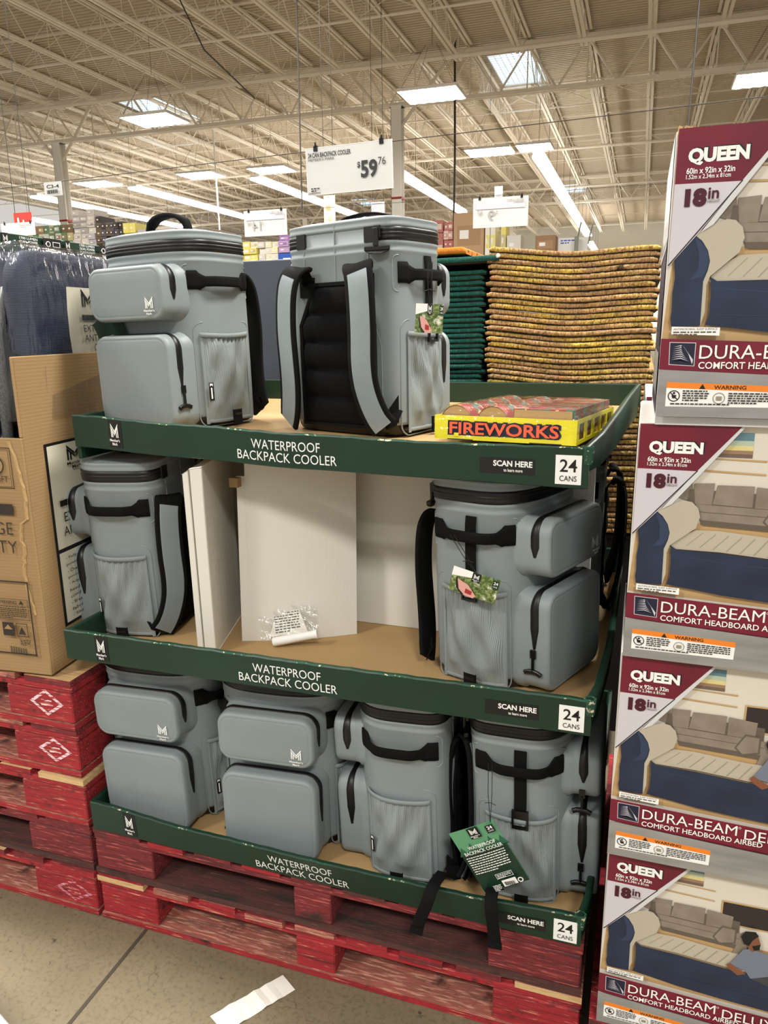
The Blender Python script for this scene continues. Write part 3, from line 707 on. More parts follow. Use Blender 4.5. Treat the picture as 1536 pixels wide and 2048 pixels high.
# ================================================================== GREEN TRAYS
def tray(label, prof, right, back_y, x_left, floor_z, wall_back, marks):
    """prof: (x, y_bottom, y_top, z_bottom, z_top) along the front; right: (x, y, z_top) from front to back"""
    r = empty('display_tray', (prof[0][0], prof[0][1], prof[0][3])); tag(r, label, 'cardboard tray', 'green cooler display trays'); o = Vector(r.location)
    def P(t):   # interpolate the front
        t = max(prof[0][0], min(prof[-1][0], t))
        for a, b in zip(prof, prof[1:]):
            if t <= b[0]:
                f = (t - a[0]) / (b[0] - a[0]); f2 = f * f * (3 - 2 * f); return [t] + [a[i] + (b[i] - a[i]) * f2 for i in range(1, 5)]
    def front(u, v, h):
        x, y0, y1, z0, z1 = P(u); return Vector((x, y0 + (y1 - y0) * v - h, z0 + (z1 - z0) * v)) - o
    mb = MB(); n = 60; rows = []
    for i in range(n + 1):
        x, y0, y1, z0, z1 = P(prof[0][0] + (prof[-1][0] - prof[0][0]) * i / n); j = .0006 * math.sin(i * 2.3) + .0004 * math.sin(i * 5.1)
        rows.append([Vector(p) - o for p in ((x, y0 + .004, z0), (x, y0, z0 + .002), (x, y1, z1 - .003 + j), (x, y1 + .002, z1 + j), (x, y1 + .010, z1 + j), (x, y1 + .013, z1 - .003), (x, y0 + .016, floor_z), (x, y0 + .016, z0))])
    for i in range(n):
        for k in range(7): mb.add([rows[i][k], rows[i + 1][k], rows[i + 1][k + 1], rows[i][k + 1]], [(0, 1, 2, 3)], M_edge if k in (2, 4) and i % 9 in (3, 4, 5) else M_green, True)
    mb.add([q for q in rows[0]], [tuple(range(8))], M_edge); mb.add([q for q in rows[-1]], [tuple(range(8))[::-1]], M_edge)
    mb.build('front_wall', r)
    # right wall (double, rolled top)
    mb = MB(); rows = []; Rn = random.Random(9); m_ = 40
    zb = prof[-1][3]
    for i in range(m_ + 1):
        t = i / m_ * (len(right) - 1); k = min(int(t), len(right) - 2); f = t - k; f = f; a, b = Vector(right[k]), Vector(right[k + 1]); p = a.lerp(b, f)
        rows.append([Vector(q) - o for q in ((p.x - .006, p.y, zb + (floor_z - zb) * .5), (p.x, p.y, p.z - .004), (p.x - .002, p.y, p.z), (p.x - .012, p.y, p.z), (p.x - .015, p.y, p.z - .004), (p.x - .020, p.y, floor_z))])
    mb.grid(rows, M_green); mb.add(rows[0], [tuple(range(6))], M_edge); mb.build('side_wall', r)
    # torn open corner: little hexagonal flute of board
    c = Vector((prof[-1][0] - .004, prof[-1][2] + .008, prof[-1][4] - .002)) - o; mb = MB()
    ring = lambda rr, z: [c + Vector((rr * math.cos(a), rr * math.sin(a) * .9, z)) for a in [PI / 3 * k + .3 for k in range(6)]]
    mb.loft([ring(.010, -.030), ring(.013, 0), ring(.0125, .003), ring(.009, .003), ring(.008, -.03)], M_edge, False, True, False); mb.build('torn_corner', r)
    # back and left walls
    xr = right[-1][0]; mb = MB()
    mb.box(x_left - o.x, xr - o.x, back_y - .012 - o.y, back_y - o.y, floor_z - o.z, wall_back - o.z, M_green); mb.build('back_wall', r, .003)
    mb = MB(); mb.box(x_left - o.x, x_left + .012 - o.x, prof[0][2] + .01 - o.y, back_y - .013 - o.y, zb - o.z, prof[0][4] - .002 - o.z, M_green); mb.build('side_wall', r, .003)
    mb = MB(); x1 = prof[-1][0]; y0 = max(prof[0][1], prof[-1][1]) + .02
    pts = [(x_left + .012, y0), (x1 - .02, y0)] + [(a[0] - .022, max(a[1], y0 + .001)) for a in right[1:]] + [(x_left + .012, back_y - .013)]
    mb.loft([[Vector((a, b, z)) - o for a, b in pts] for z in (floor_z - .006, floor_z)], M_kraft, False); mb.build('floor_panel', r)
    # printing on the front
    xl, xw, xs, xc = marks
    p = Print(front, .0004)
    p.rect(xl, xl + .036, .10, .93, M_black); p.logo(xl + .007, .18, .021, .66, M_white)
    p.mb.build('brand_label', r); p = Print(front, .0004)
    p.text('WATERPROOF', xw + .035, .50, .160, .27, M_white, -.0); p.text('BACKPACK COOLER', xw, .16, .232, .27, M_white, -.0)
    p.mb.build('title_printing', r); p = Print(front, .0004)
    p.rect(xs, xs + .104, .26, .66, M_black); p.text('SCAN HERE', xs + .026, .45, .074, .15, M_white, .03); p.text('to learn more', xs + .046, .32, .036, .08, M_white, .015)
    p.mb.build('scan_label', r); p = Print(front, .0004)
    p.rect(xc, xc + .047, .10, .80, M_white); p.text('24', xc + .008, .40, .031, .30, M_black, .01); p.text('CANS', xc + .008, .18, .031, .13, M_black)
    p.mb.build('capacity_label', r)
    return r
T1 = tray('lowest green display tray on the pallets, its front bowed outwards', [(.010, -.006, -.008, .276, .356), (.32, -.006, -.018, .273, .346), (.65, -.006, -.032, .270, .352), (.95, -.006, -.022, .267, .343), (1.210, -.006, -.010, .267, .344)],
     [(1.213, -.006, .344), (1.226, .06, .349), (1.232, .3, .35), (1.232, .6, .35), (1.232, 1.0, .35)], 1.0, .004, .275, .35, (.108, .475, 1.035, 1.155))
T2 = tray('middle green display tray holding two coolers and white cardboard panels', [(-.006, -.006, -.008, .741, .817), (.65, -.005, -.008, .743, .817), (1.204, -.006, -.010, .745, .822)],
     [(1.205, -.006, .822), (1.219, .07, .822), (1.233, .28, .828), (1.238, .6, .828), (1.238, 1.0, .828)], 1.0, -.008, .754, .83, (.080, .458, 1.003, 1.145))
T3 = tray('topmost green display tray, right side bulging outwards', [(.004, .090, .088, 1.238, 1.314), (.3, .082, .080, 1.226, 1.301), (.6, .072, .070, 1.216, 1.291), (.875, .064, .061, 1.213, 1.286), (1.172, .058, .055, 1.209, 1.288)],
     [(1.172, .058, 1.288), (1.194, .15, 1.302), (1.216, .4, 1.317), (1.234, .7, 1.325), (1.256, 1.0, 1.333)], 1.0, .0, 1.269, 1.333, (.104, .440, .970, 1.112))

# white corrugated panels in and between the trays
def slab(name, quad, th, m, label, cat, group=None, zn=None):
    """quad: four corners of the face, extruded backwards by th"""
    q = [Vector(p) for p in quad]; n = (q[1] - q[0]).cross(q[3] - q[0]).normalized() * -th; c = (q[0] + q[1]) / 2
    mb = MB(); a = [p - c for p in q]; b = [p + n - c for p in q]
    mb.add(a + b, [(0, 1, 2, 3), (7, 6, 5, 4), (0, 4, 5, 1), (1, 5, 6, 2), (2, 6, 7, 3), (3, 7, 4, 0)], m)
    o = mb.build(name, None, .0012, 1, loc=c); return tag(o, label, cat, group)
G2 = 'white cardboard panels inside the middle tray'
# folded divider: two leaves seen edge-on
r = empty('folded_divider', (.30, .10, .754)); tag(r, 'folded white cardboard divider standing beside the left middle cooler', 'cardboard divider', G2)
def leaf(nm, pts, z1s):
    mb = MB(); o_ = Vector((.30, .10, .754)); bot = [Vector((a, b, .7545)) - o_ for a, b in pts]; tp = [Vector((a - .006, b, z)) - o_ for (a, b), z in zip(pts, z1s)]
    k = len(pts); mb.add(bot + tp, [tuple(range(k)), tuple(range(k, 2 * k))[::-1]] + [(i, (i + 1) % k, (i + 1) % k + k, i + k) for i in range(k)], M_whitecard); mb.build(nm, r, .0015, 1)
leaf('outer_leaf', [(.288, .098), (.306, .094), (.262, .33), (.244, .33)], (1.186, 1.196, 1.2, 1.2))
leaf('inner_leaf', [(.309, .096), (.338, .098), (.280, .312), (.2735, .34), (.264, .335)], (1.199, 1.204, 1.204, 1.2, 1.2))
r = empty('front_panel', (.361, .18, .754)); tag(r, 'large white cardboard panel with a notched top-left corner, behind the plastic pouch', 'cardboard panel', G2)
mb = MB(); A = Vector((.361, .182, 0)); B_ = Vector((.617, .306, 0)); d = (B_ - A); L_ = d.length; d.normalize(); nrm = Vector((d.y, -d.x, 0))
n = 16; rowsF, rowsB = [], []
def zt(u): return 1.165 if u < .020 else 1.232
us = [0, .0195, .0205] + [.03 + (L_ - .03) * i / n for i in range(n + 1)]
for u in us:
    bow = nrm * (.012 * math.sin(PI * u / L_)); p = A + d * u + bow; lean = Vector((0, .02, 0)); t_ = zt(u)
    f = [Vector((p.x, p.y, .7545)), Vector((p.x, p.y, (0.7545 + t_) / 2)) + lean * .5, Vector((p.x, p.y, t_)) + lean]
    rowsF.append([q - Vector((.361, .18, .754)) for q in f]); rowsB.append([q - nrm * .004 - Vector((.361, .18, .754)) for q in f])
for i in range(len(us)):
    rowsF[i] = rowsF[i] + rowsB[i][::-1]
mb.grid(rowsF, M_whitecard, False, True); mb.add(rowsF[0], [tuple(range(6))], M_kraft); mb.add(rowsF[-1], [tuple(range(6))[::-1]], M_whitecard); mb.build('board', r)
mb = MB(); mb.box(-.004, .018, -.006, .012, .39, .412, M_carton); mb.build('torn_kraft_edge', r)
slab('back_panel', [(.50, .385, .7545), (1.17, .375, .7545), (1.17, .385, 1.25), (.50, .395, 1.25)], .004, M_whitecard, 'white cardboard back wall with vertical flutes behind the right middle cooler', 'cardboard panel', G2)
slab('side_panel', [(.245, .345, .7545), (.235, .93, .7545), (.235, .93, 1.25), (.245, .345, 1.23)], .004, M_whitecard, 'white cardboard panel running back behind the folded divider', 'cardboard panel', G2)
slab('rear_panel', [(.02, .50, .7545), (.23, .50, .7545), (.23, .50, 1.25), (.02, .50, 1.25)], .004, M_whitecard, 'white cardboard wall behind the left middle cooler', 'cardboard panel', G2)
slab('rear_panel', [(.02, .53, .2755), (1.19, .53, .2755), (1.19, .53, .74), (.02, .53, .74)], .004, M_whitecard, 'white cardboard wall added to keep the space behind the bottom coolers dark', 'cardboard panel')  # unseen panel added so the space behind the bottom coolers goes dark
for x, y, z0, z1, lb in ((.5, .60, .284, .742, 'cardboard post carrying the middle tray'), (1.0, .60, .284, .742, 'right cardboard post carrying the middle tray'), (.5, .60, .755, 1.235, 'cardboard post carrying the top tray'), (1.0, .60, .755, 1.235, 'right cardboard post carrying the top tray')):
    mb = MB(); mb.box(-.06, .06, -.004, .004, z0 - z0, z1 - z0, M_whitecard); mb.box(-.004, .004, .005, .12, 0, z1 - z0, M_whitecard); tag(mb.build('support_post', None, loc=(x, y, z0)), lb + ', hidden behind the wall', 'support post')

# ================================================================== POUCH, TAGS, WEBBING ENDS
r = empty('plastic_pouch', (.48, .215, .755)); tag(r, 'clear plastic pouch with folded leaflet and white tube, lying on the middle tray floor', 'plastic pouch')
ex = Vector((.93, .30, .15)).normalized(); ey = Vector((-.25, .35, .9)).normalized(); 
def PF(u, v, h): return ex * u + ey * v + ex.cross(ey) * h + Vector((-.065, -.03, .006))
mb = MB(); R_ = random.Random(2); G = [[PF(.14 * i / 14 + .03 * j / 10 * 0, .075 * j / 10 * (1 - .25 * abs(i / 14 - .55)), .006 + .005 * math.sin(i * 1.1 + j) + R_.uniform(0, .003)) for i in range(15)] for j in range(11)]
mb.grid(G, M_film2); mb.grid([[p + Vector((0, .012, -.002)) for p in row] for row in G], M_film2); mb.build('film', r)
p = Print(lambda u, v, h: PF(u, v, .003 + h), .0004); p.poly([(.02, .006), (.115, .004), (.10, .062), (.045, .066)], M_paper)
M_leaf = mat('grey_leaflet_ink', (74, 74, 76), .7)
p.lines(.036, .060, .062, 8, .0064, .0030, M_leaf, 7)
p.mb.build('leaflet', r)
mb = MB(); a, b = Vector((-.03, -.042, .012)), Vector((.062, -.012, .030)); mb.tube([a.lerp(b, t) for t in (0, .02, .3, .8, 1)], [.009, .011, .011, .010, .010], M_white, 14)
mb.tube([b, b + (b - a) * .12], [.010, .012], M_white, 14); tb = mb.build('tube', r)

def hang_tag(origin, ux, uy, w, h, label, kind, str_top):
    """card whose lower-left corner is at origin; ux/uy card axes"""
    r = empty('hang_tag', origin); tag(r, label, 'hang tag', 'product hang tags on the coolers'); ux, uy = Vector(ux).normalized(), Vector(uy).normalized(); n = ux.cross(uy)
    fn = lambda u, v, hh: ux * u + uy * v + n * (hh + .0004 + .004 * math.sin(PI * u / w) * .5)
    mb = MB(); G = [[fn(w * i / 8, h * j / 4, 0) for i in range(9)] for j in range(5)]; G2_ = [[p - n * .0006 for p in row] for row in G]
    cm = {'back': M_tagg, 'photo': M_foliage, 'plain': M_green}[kind]
    mb.grid(G, cm); mb.grid([row[::-1] for row in G2_], M_tagg if kind != 'back' else M_green); mb.build('card', r)
    p = Print(fn, .0003)
    if kind == 'back':
        for i in range(9):   # dark lower half with ragged treeline
            p.poly([(w * i / 9 - .006, h * .60), (w * (i + 1) / 9 + .006, h * .60), (w * (i + .5) / 9, h * (.60 + [.14, .06, .18, .1, .07, .15, .2, .12, .16][i]))], M_tree, 2)
        p.rect(0, w, 0, h * .62, M_green)
        p.rect(w * .40, w * .64, h * .83, h * 1.0, M_black); p.logo(w * .445, h * .845, w * .15, h * .14, M_white)
        p.rect(w * .80, w * .97, h * .85, h * .97, M_black); p.text('24', w * .83, h * .905, w * .11, h * .05, M_white, .02); p.text('CANS', w * .83, h * .87, w * .11, h * .022, M_white)
        p.text('WATERPROOF', w * .24, h * .70, w * .60, h * .055, M_white, .01); p.text('BACKPACK COOLER', w * .10, h * .625, w * .84, h * .055, M_white, .01)
        p.lines(w * .08, h * .59, w * .84, 8, h * .037, h * .014, M_white, 4)
        p.frame(w * .44, w * .80, h * .17, h * .25, .0008, M_white); p.lines(w * .47, h * .235, w * .3, 3, h * .022, h * .01, M_white, 6)
        p.rect(w * .50, w * .80, h * .04, h * .14, M_white)
        for i in range(17): p.rect(w * (.53 + i * .0145), w * (.53 + i * .0145) + w * (.004 + .004 * (i * 7 % 3)), h * .055, h * .115, M_black)
        p.ring(w * .90, h * .10, w * .055, w * .02, M_white, 12); p.lines(w * .30, h * .12, w * .17, 5, h * .02, h * .01, M_white, 8)
    elif kind == 'photo':
        p.poly([(0, h * .62), (w * .42, h * .75), (w * .42, h), (0, h)], M_white); p.rect(w * .42, w * .60, h * .62, h * .99, M_black); p.logo(w * .455, h * .66, w * .11, h * .29, M_white)
        p.rect(w * .86, w * .99, h * .62, h * .95, M_green); p.text('24', w * .88, h * .78, w * .09, h * .12, M_white, .02); p.text('CANS', w * .88, h * .67, w * .09, h * .06, M_white)
        p.poly([(w * .13, h * .60), (w * .40, h * .45), (w * .60, h * .10), (w * .55, 0), (w * .30, 0), (w * .18, h * .25)], M_pinkc); p.poly([(w * .11, h * .62), (w * .14, h * .62), (w * .22, h * .2), (w * .36, h * .02), (w * .30, 0), (w * .16, h * .22)], M_black)
        p.poly([(w * .36, h * .30), (w * .5, h * .25), (w * .5, h * .1), (w * .36, h * .12)], M_redtape)
    p.mb.build('printing', r)
    if str_top:
        mb = MB(); e = fn(w * (.5 if kind != 'back' else .93), h * .97, .001)
        for dx in (-.004, .004): mb.tube([e, e + (Vector(str_top) - Vector(origin) - e) * .5 + Vector((dx, -.004, 0)), Vector(str_top) - Vector(origin) + Vector((dx, -.002, 0))], .0007, M_black, 4)
        k = e.lerp(Vector(str_top) - Vector(origin), .35); mb.tube([k + Vector((-.010, -.004, -.002)), k + Vector((0, -.005, .001)), k + Vector((.012, -.004, -.003))], .0008, M_black, 4)
        mb.build('string', r)
    return r
M_tagg = mat('mid_green_card', (92, 150, 112), .4); M_tree = mat('pine_silhouette_green', (40, 92, 66), .5)
M_foliage = layered('foliage_photo_print', (70, 96, 40), [((150, 160, 100), 160, (1, 1, 1), .45, .65, 1), ((228, 226, 206), 60, (1, 1, 1), .54, .66, 2), ((40, 50, 26), 110, (1, 1, 1), .58, .68, 3)], .35)
M_pinkc = mat('pink_can_print', (216, 160, 150), .4)
hang_tag((1.0105, .004, .343), (.865, .03, .50), (-.54, -.02, .84), .105, .148, 'big green hang tag with white writing hanging in front of the right bottom cooler', 'back', (1.010, .030, .632))
hang_tag((.906, .076, .984), (.955, .02, -.24), (.24, .02, .965), .098, .052, 'photo hang tag with leaves and drinks can sticking out of the right middle mesh pocket', 'photo', (.914, .075, 1.10))
hang_tag((.818, .140, 1.492), (.96, .30, -.05), (.05, .02, .99), .055, .056, 'photo hang tag in the mesh pocket of the cooler showing its back', 'photo', (.848, .150, 1.625))
hang_tag((-.015, .262, 1.440), (.8, -.3, .30), (-.5, .1, .85), .11, .09, 'plain green hang tag poking out behind the left top cooler', 'plain', None)
for (x, y, lb, xs) in ((.912, -.052, 'black webbing strap end hanging over the tray rim below the third bottom cooler', -.035), (1.026, -.040, 'black webbing strap end hanging over the tray rim below the green hang tag', .015)):
    mb = MB(); pts = [Vector((x + .0, .07, .300)), Vector((x, .03, .345)), Vector((x + xs * .1, y + .030, .361)), Vector((x + xs * .2, y + .004, .357)), Vector((x + xs * .4, y - .002, .33)), Vector((x + xs * .8, y - .003, .29)), Vector((x + xs, y - .001, .262)), Vector((x + xs * 1.05, y - .004, .252))]
    c = pts[0]; mb.ribbon([p - c for p in pts], [(0, .3, 1), (0, .2, 1), (0, 0, 1), (0, -1, .5), (0, -1, 0), (0, -1, 0), (0, -1, 0), (0, -1, 0)], .026, .002, M_web)
    mb.ribbon([pts[-2] - c + Vector((0, -.002, .004)), pts[-1] - c + Vector((0, -.002, 0))], (0, -1, 0), .029, .003, M_web); tag(mb.build('webbing_strap', None, loc=c), lb, 'strap', 'loose webbing straps')

# ================================================================== FIREWORKS CARTON
M_yel = mat('yellow_printed_card', (238, 226, 30), .4, noise=(40, (228, 212, 24), .4, .8)); M_orange = mat('red_orange_letter_print', (238, 96, 62), .45); M_navy = mat('dark_navy_print', (22, 26, 52), .45)
M_cellprint = layered('colourful_firework_wrapper', (150, 60, 60), [((60, 120, 110), 40, (1, 1, 1), .5, .55, 1), ((214, 190, 150), 55, (1, 1, 1), .58, .62, 2), ((70, 40, 90), 30, (1, 1, 1), .6, .64, 5)], .35)
FZ = 1.2895; r = empty('fireworks_carton', (.8735, .088, FZ)); tag(r, 'yellow open carton reading FIREWORKS on the right front of the top tray', 'carton'); r.rotation_euler = (math.radians(-2.2), 0, math.radians(-7))
FW, FD, FH = .276, .405, .046
mb = MB()
mb.box(0, FW, 0, .003, 0, FH, M_yel); mb.box(0, FW, FD - .003, FD, 0, FH, M_yel)
for x in (0, FW - .003):
    mb.box(x, x + .003, .003, FD - .003, FH - .008, FH, M_yel); mb.box(x, x + .003, .003, FD - .003, 0, .007, M_yel)
    for k in range(6): a = .003 + k * (FD - .026) / 5; mb.box(x, x + .003, a, a + .020, .0071, FH - .0081, M_yel)
mb.box(.003, FW - .003, .003, FD - .003, 0, .002, M_yel); mb.build('tray_body', r)
p = Print(plane_fn((0, 0, 0), (1, 0, 0), (0, 0, 1)), .0004)
p.text('FIREWORKS', .0275, .0085, .2215, .0290, M_navy, .06); p.poly([(.028, .0095), (.245, .0095), (.245, .0355), (.028, .0355)], M_navy); p.rect(.041, .050, .0065, .0135, M_yel)
p.text('FIREWORKS', .0315, .0110, .2125, .0235, M_orange, .022)
p.rect(.028, .080, 0, .0018, M_black); p.rect(.190, .250, 0, .0018, M_black); p.mb.build('printing', r)
def cyl_y(mb, cx, cz, rr, y0, y1, m, mc):
    ring = lambda y, q: [Vector((cx + q * math.cos(a), y, cz + q * math.sin(a))) for a in [2 * PI * k / 28 for k in range(28)]]
    mb.loft([ring(y0 + .0, rr), ring(y1, rr)], m, True, False, False); mb.add(ring(y0 + .002, rr * .985), [tuple(range(28))], mc); mb.add(ring(y1 - .002, rr * .985), [tuple(range(28))[::-1]], mc)
FG = 'firework tubes in the yellow carton'
frame_T = Matrix.Translation(r.location) @ Matrix.Rotation(math.radians(-7), 4, 'Z') @ Matrix.Rotation(math.radians(-2.2), 4, 'X')
def fwthing(mb, nm, lb, loc):
    o = mb.build(nm); o.matrix_world = frame_T @ Matrix.Translation(loc); tag(o, lb, 'firework', FG); return o
row = ['near the front left corner', 'front middle']
for i, cx in enumerate((.042, .115)):
    for j in range(4):
        mb = MB(); cyl_y(mb, 0, 0, .0315, 0, .096, M_cellprint, M_kraft); fwthing(mb, 'firework_tube', ['brown-ended round firework %s' % row[i], 'second round firework back from the %s one' % ('left' if i == 0 else 'middle'), 'third round firework back in the %s row' % ('left' if i == 0 else 'middle'), 'rearmost round firework of the %s row' % ('left' if i == 0 else 'middle')][j], (cx, .006 + j * .0985, .0345))
for j in range(4):
    mb = MB(); mb.box(0, .112, .002, .096, 0, .060, M_cellprint); mb.box(.002, .110, 0, .002, .001, .058, M_kraft); fwthing(mb, 'firework_block', ['square brown-faced firework block at the front right of the carton', 'second square firework block back on the right', 'third square firework block back on the right', 'rearmost square firework block on the right'][j], (.155, .006 + j * .0985, .003))
mb = MB(); G = []
prof = [(-.001, .030), (-.001, .047), (.012, .062), (.042, .0685), (.078, .066), (.115, .0685), (.15, .067), (.21, .0665), (.262, .066), (FW + .001, .050), (FW + .001, .02)]
for k in range(19):
    y = -.001 + (FD + .002) * k / 18; e = min(1, k / 2, (18 - k) / 2); G.append([Vector((a, y, .045 + (b - .045) * (e if b > .045 else 1) + (.0016 * math.sin(k * 2.1 + i * 1.7) if 0 < k < 18 and b > .05 else 0))) for i, (a, b) in enumerate(prof)])
mb.grid(G, M_film); mb.grid([[Vector((p.x, -.0012, p.z)) for p in G[1]], [Vector((p.x, -.0012, .002)) for p in G[1]]], M_film); mb.build('shrink_wrap', r)

# ================================================================== AIRBED BOXES
M_mar = mat('maroon_print', (126, 26, 50), .35, noise=(3, (74, 18, 36), .35, .75)); M_mard = mat('dark_maroon_print', (70, 16, 34), .35)
M_pw = mat('pale_lilac_print', (202, 197, 205), .35); M_wallp = mat('cream_wall_print', (214, 207, 194), .35); M_silver = mat('silver_print', (140, 140, 139), .35, noise=(6, (164, 164, 163), .35, .65, (1, 1, 6)), metal=.3)
M_bluev = mat('blue_velour_print', (28, 39, 62), .4, noise=(14, (38, 53, 80), .45, .8)); M_bluev2 = mat('lighter_blue_print', (44, 58, 86), .4); M_beig = mat('beige_velour_print', (184, 176, 160), .4, noise=(10, (178, 168, 150), .4, .8)); M_beigd = mat('dark_beige_print', (150, 140, 124), .4)
M_sofa = mat('taupe_sofa_print', (140, 128, 116), .4, noise=(30, (124, 112, 100), .4, .7)); M_sofad = mat('dark_taupe_print', (96, 86, 76), .4); M_woodp = mat('wood_floor_print', (192, 160, 114), .4, noise=(5, (172, 138, 92), .35, .7, (1, 1, 12)))
M_orw = mat('orange_warning_print', (232, 130, 40), .4); M_tvp = mat('dark_screen_print', (44, 38, 40), .3); M_skin = mat('brown_skin_print', (126, 78, 54), .5); M_shirt = mat('grey_blue_shirt_print', (112, 120, 136), .5); M_trous = mat('dark_trousers_print', (60, 60, 64), .5)
M_silv2 = mat('light_silver_print', (206, 206, 208), .3)
def airbed_print(fn):
    p = Print(fn, .00015); Q = p.poly
    Q([(.0, .073), (.70, .073), (.70, .4185), (.002, .4185)], M_wallp)
    Q([(.001, .12), (.20, .113), (.70, .100), (.70, .252), (.10, .252), (.008, .239)], M_woodp)
    for k, (c, a, b) in enumerate((((96, 128, 140), .394, .407), ((176, 190, 170), .386, .394), ((214, 200, 140), .378, .386), ((150, 120, 96), .372, .378), ((110, 92, 80), .366, .372))):
        t0 = .121 + (.145 - .121) * (a - .366) / .041; Q([(t0, a), (.172, a), (.172, b), (t0 + (b - a) * .585, b)], mat('beach_picture_print_%s' % 'abcde'[k], c, .4))
    Q([(.119, .364), (.194, .363), (.193, .360), (.116, .362)], M_woodp); Q([(.101, .344), (.194, .341), (.194, .338), (.099, .341)], M_woodp)
    Q([(.206, .346), (.45, .350), (.45, .296), (.206, .294)], M_woodp); Q([(.209, .343), (.446, .347), (.446, .300), (.209, .297)], M_tvp)
    Q([(.067, .295), (.088, .324), (.095, .287), (.077, .292)], M_sofa); Q([(.080, .27), (.24, .27), (.24, .306), (.085, .31)], M_sofad)
    Q([(.091, .320), (.122, .322), (.120, .285), (.095, .285)], M_sofa); Q([(.126, .319), (.180, .320), (.179, .284), (.121, .286)], M_sofa); Q([(.183, .319), (.228, .315), (.226, .283), (.183, .283)], M_sofa)
    Q([(.096, .285), (.245, .281), (.25, .252), (.105, .257)], M_sofa); p.line((.1, .272), (.246, .268), .0012, M_sofad); Q([(.105, .258), (.25, .253), (.25, .244), (.108, .249)], M_sofad)
    Q([(.232, .231), (.246, .285), (.262, .275), (.25, .225)], M_sofa); Q([(.196, .261), (.211, .290), (.236, .289), (.236, .256), (.209, .248)], M_sofad); Q([(.199, .262), (.212, .287), (.233, .286), (.233, .258), (.209, .251)], M_sofa)
    Q([(.063, .210), (.070, .222), (.100, .240), (.135, .241), (.208, .235), (.70, .22), (.70, .17), (.211, .199), (.138, .204), (.072, .204)], M_beig)
    for i in range(18): x = .087 + i * .0203; p.line((x + .024 - i * .0010, .236 - i * .001), (x, .211 - i * .0016), .0011, M_beigd)  # quilt lines printed in a darker beige
    Q([(.063, .210), (.072, .204), (.138, .203), (.211, .198), (.70, .168), (.70, .105), (.218, .124), (.145, .129), (.061, .140), (.065, .154), (.065, .183)], M_bluev)
    p.line((.065, .194), (.14, .187), .0012, M_bluev2); p.line((.14, .187), (.6, .165), .0012, M_bluev2); p.line((.065, .155), (.5, .138), .0008, M_bluev2)
    Q([(.032, .271), (.060, .284), (.078, .291), (.090, .289), (.100, .279), (.104, .264), (.099, .244), (.062, .211), (.058, .198), (.059, .159), (.054, .138), (.053, .204), (.058, .219), (.060, .233), (.056, .248), (.047, .262)], M_beig)
    Q([(.012, .250), (.015, .260), (.023, .269), (.036, .271), (.047, .262), (.056, .248), (.060, .233), (.058, .219), (.053, .204), (.054, .139), (.013, .138), (.011, .151), (.012, .161), (.011, .188), (.013, .209), (.010, .239)], M_bluev)
    Q([(.036, .269), (.046, .260), (.055, .247), (.0585, .233), (.056, .219), (.050, .210), (.034, .206), (.045, .222), (.044, .245)], M_bluev2)
    # reclining man printed on the box
    Q([(.267, .192), (.297, .211), (.40, .20), (.46, .18), (.46, .165), (.30, .178), (.27, .187)], M_trous)
    Q([(.228, .209), (.238, .228), (.249, .250), (.260, .255), (.279, .253), (.293, .250), (.305, .235), (.302, .205), (.267, .188), (.256, .205)], M_shirt)
    Q([(.224, .208), (.230, .214), (.244, .205), (.259, .197), (.245, .189), (.228, .201)], M_skin); Q([(.256, .268), (.263, .276), (.271, .287), (.277, .270), (.275, .260), (.265, .250), (.257, .256)], M_skin)
    Q([(.243, .279), (.249, .293), (.266, .296), (.272, .288), (.263, .276), (.258, .262), (.249, .264)], M_black); Q([(.263, .263), (.276, .270), (.276, .258), (.267, .254)], M_black)
    # corner panel
    Q([(.003, .343), (.093, .342), (.041, .273), (.002, .226)], M_pw); Q([(.003, .4185), (.153, .4185), (.093, .342), (.003, .343)], M_mar)
    Q([(.153, .4185), (.158, .4185), (.099, .337), (.060, .284), (.044, .274), (.093, .342)], M_silv2); p.line((.094, .343), (.002, .228), .0016, M_black)
    p.text('QUEEN', .0205, .3685, .081, .0235, M_black, .055); p.text('QUEEN', .0185, .367, .081, .0235, M_white, .052)
    p.text('60in x 92in x 32in', .0175, .3555, .065, .0085, M_white, .02); p.text('1.52m x 2.34m x 81cm', .0175, .3485, .060, .0062, M_white, .012)
    p.text('18', .018, .310, .030, .0255, M_mard, .065); p.text('in', .0495, .320, .0145, .0155, M_mard, .02); p.text('HEIGHT', .0495, .3145, .0165, .004, M_sofad)
    Q([(.014, .138), (.082, .136), (.082, .124), (.014, .1265)], M_white); p.text('ANTIMICROBIAL SLEEP SURFACE', .0165, .1325, .062, .0030, M_black); p.lines(.0165, .1305, .062, 2, .0035, .0022, M_sofad, 2)
    Q([(0, .120), (.22, .112), (.70, .100), (.70, .050), (.225, .063), (0, .073)], M_mar)
    Q([(.0125, .1148), (.0505, .1138), (.0505, .0782), (.0135, .0802)], M_silv2); Q([(.0135, .1138), (.0495, .1128), (.0495, .0792), (.0145, .0812)], M_navy)
    for i in range(8): a = .082 + i * .0032; p.poly([(.016 + .0004 * i, a + .003), (.030, a + .006), (.045 - i * .0026, a + .0005), (.030, a + .0045)], M_pw, p.k)
    Q([(.030, .112), (.048, .088), (.047, .081), (.040, .098)], M_pw)
    p.text('DURA-BEAM', .056, .0895, .158, .0205, M_white); p.ring(.2175, .107, .0022, .0006, M_white, 10); p.text('DELUXE', .226, .0855, .105, .0205, M_white)
    p.text('COMFORT HEADBOARD AIRBED', .056, .0745, .200, .0105, M_white, .012)
    Q([(0, .073), (.225, .063), (.70, .050), (.70, 0), (0, 0)], M_silver)
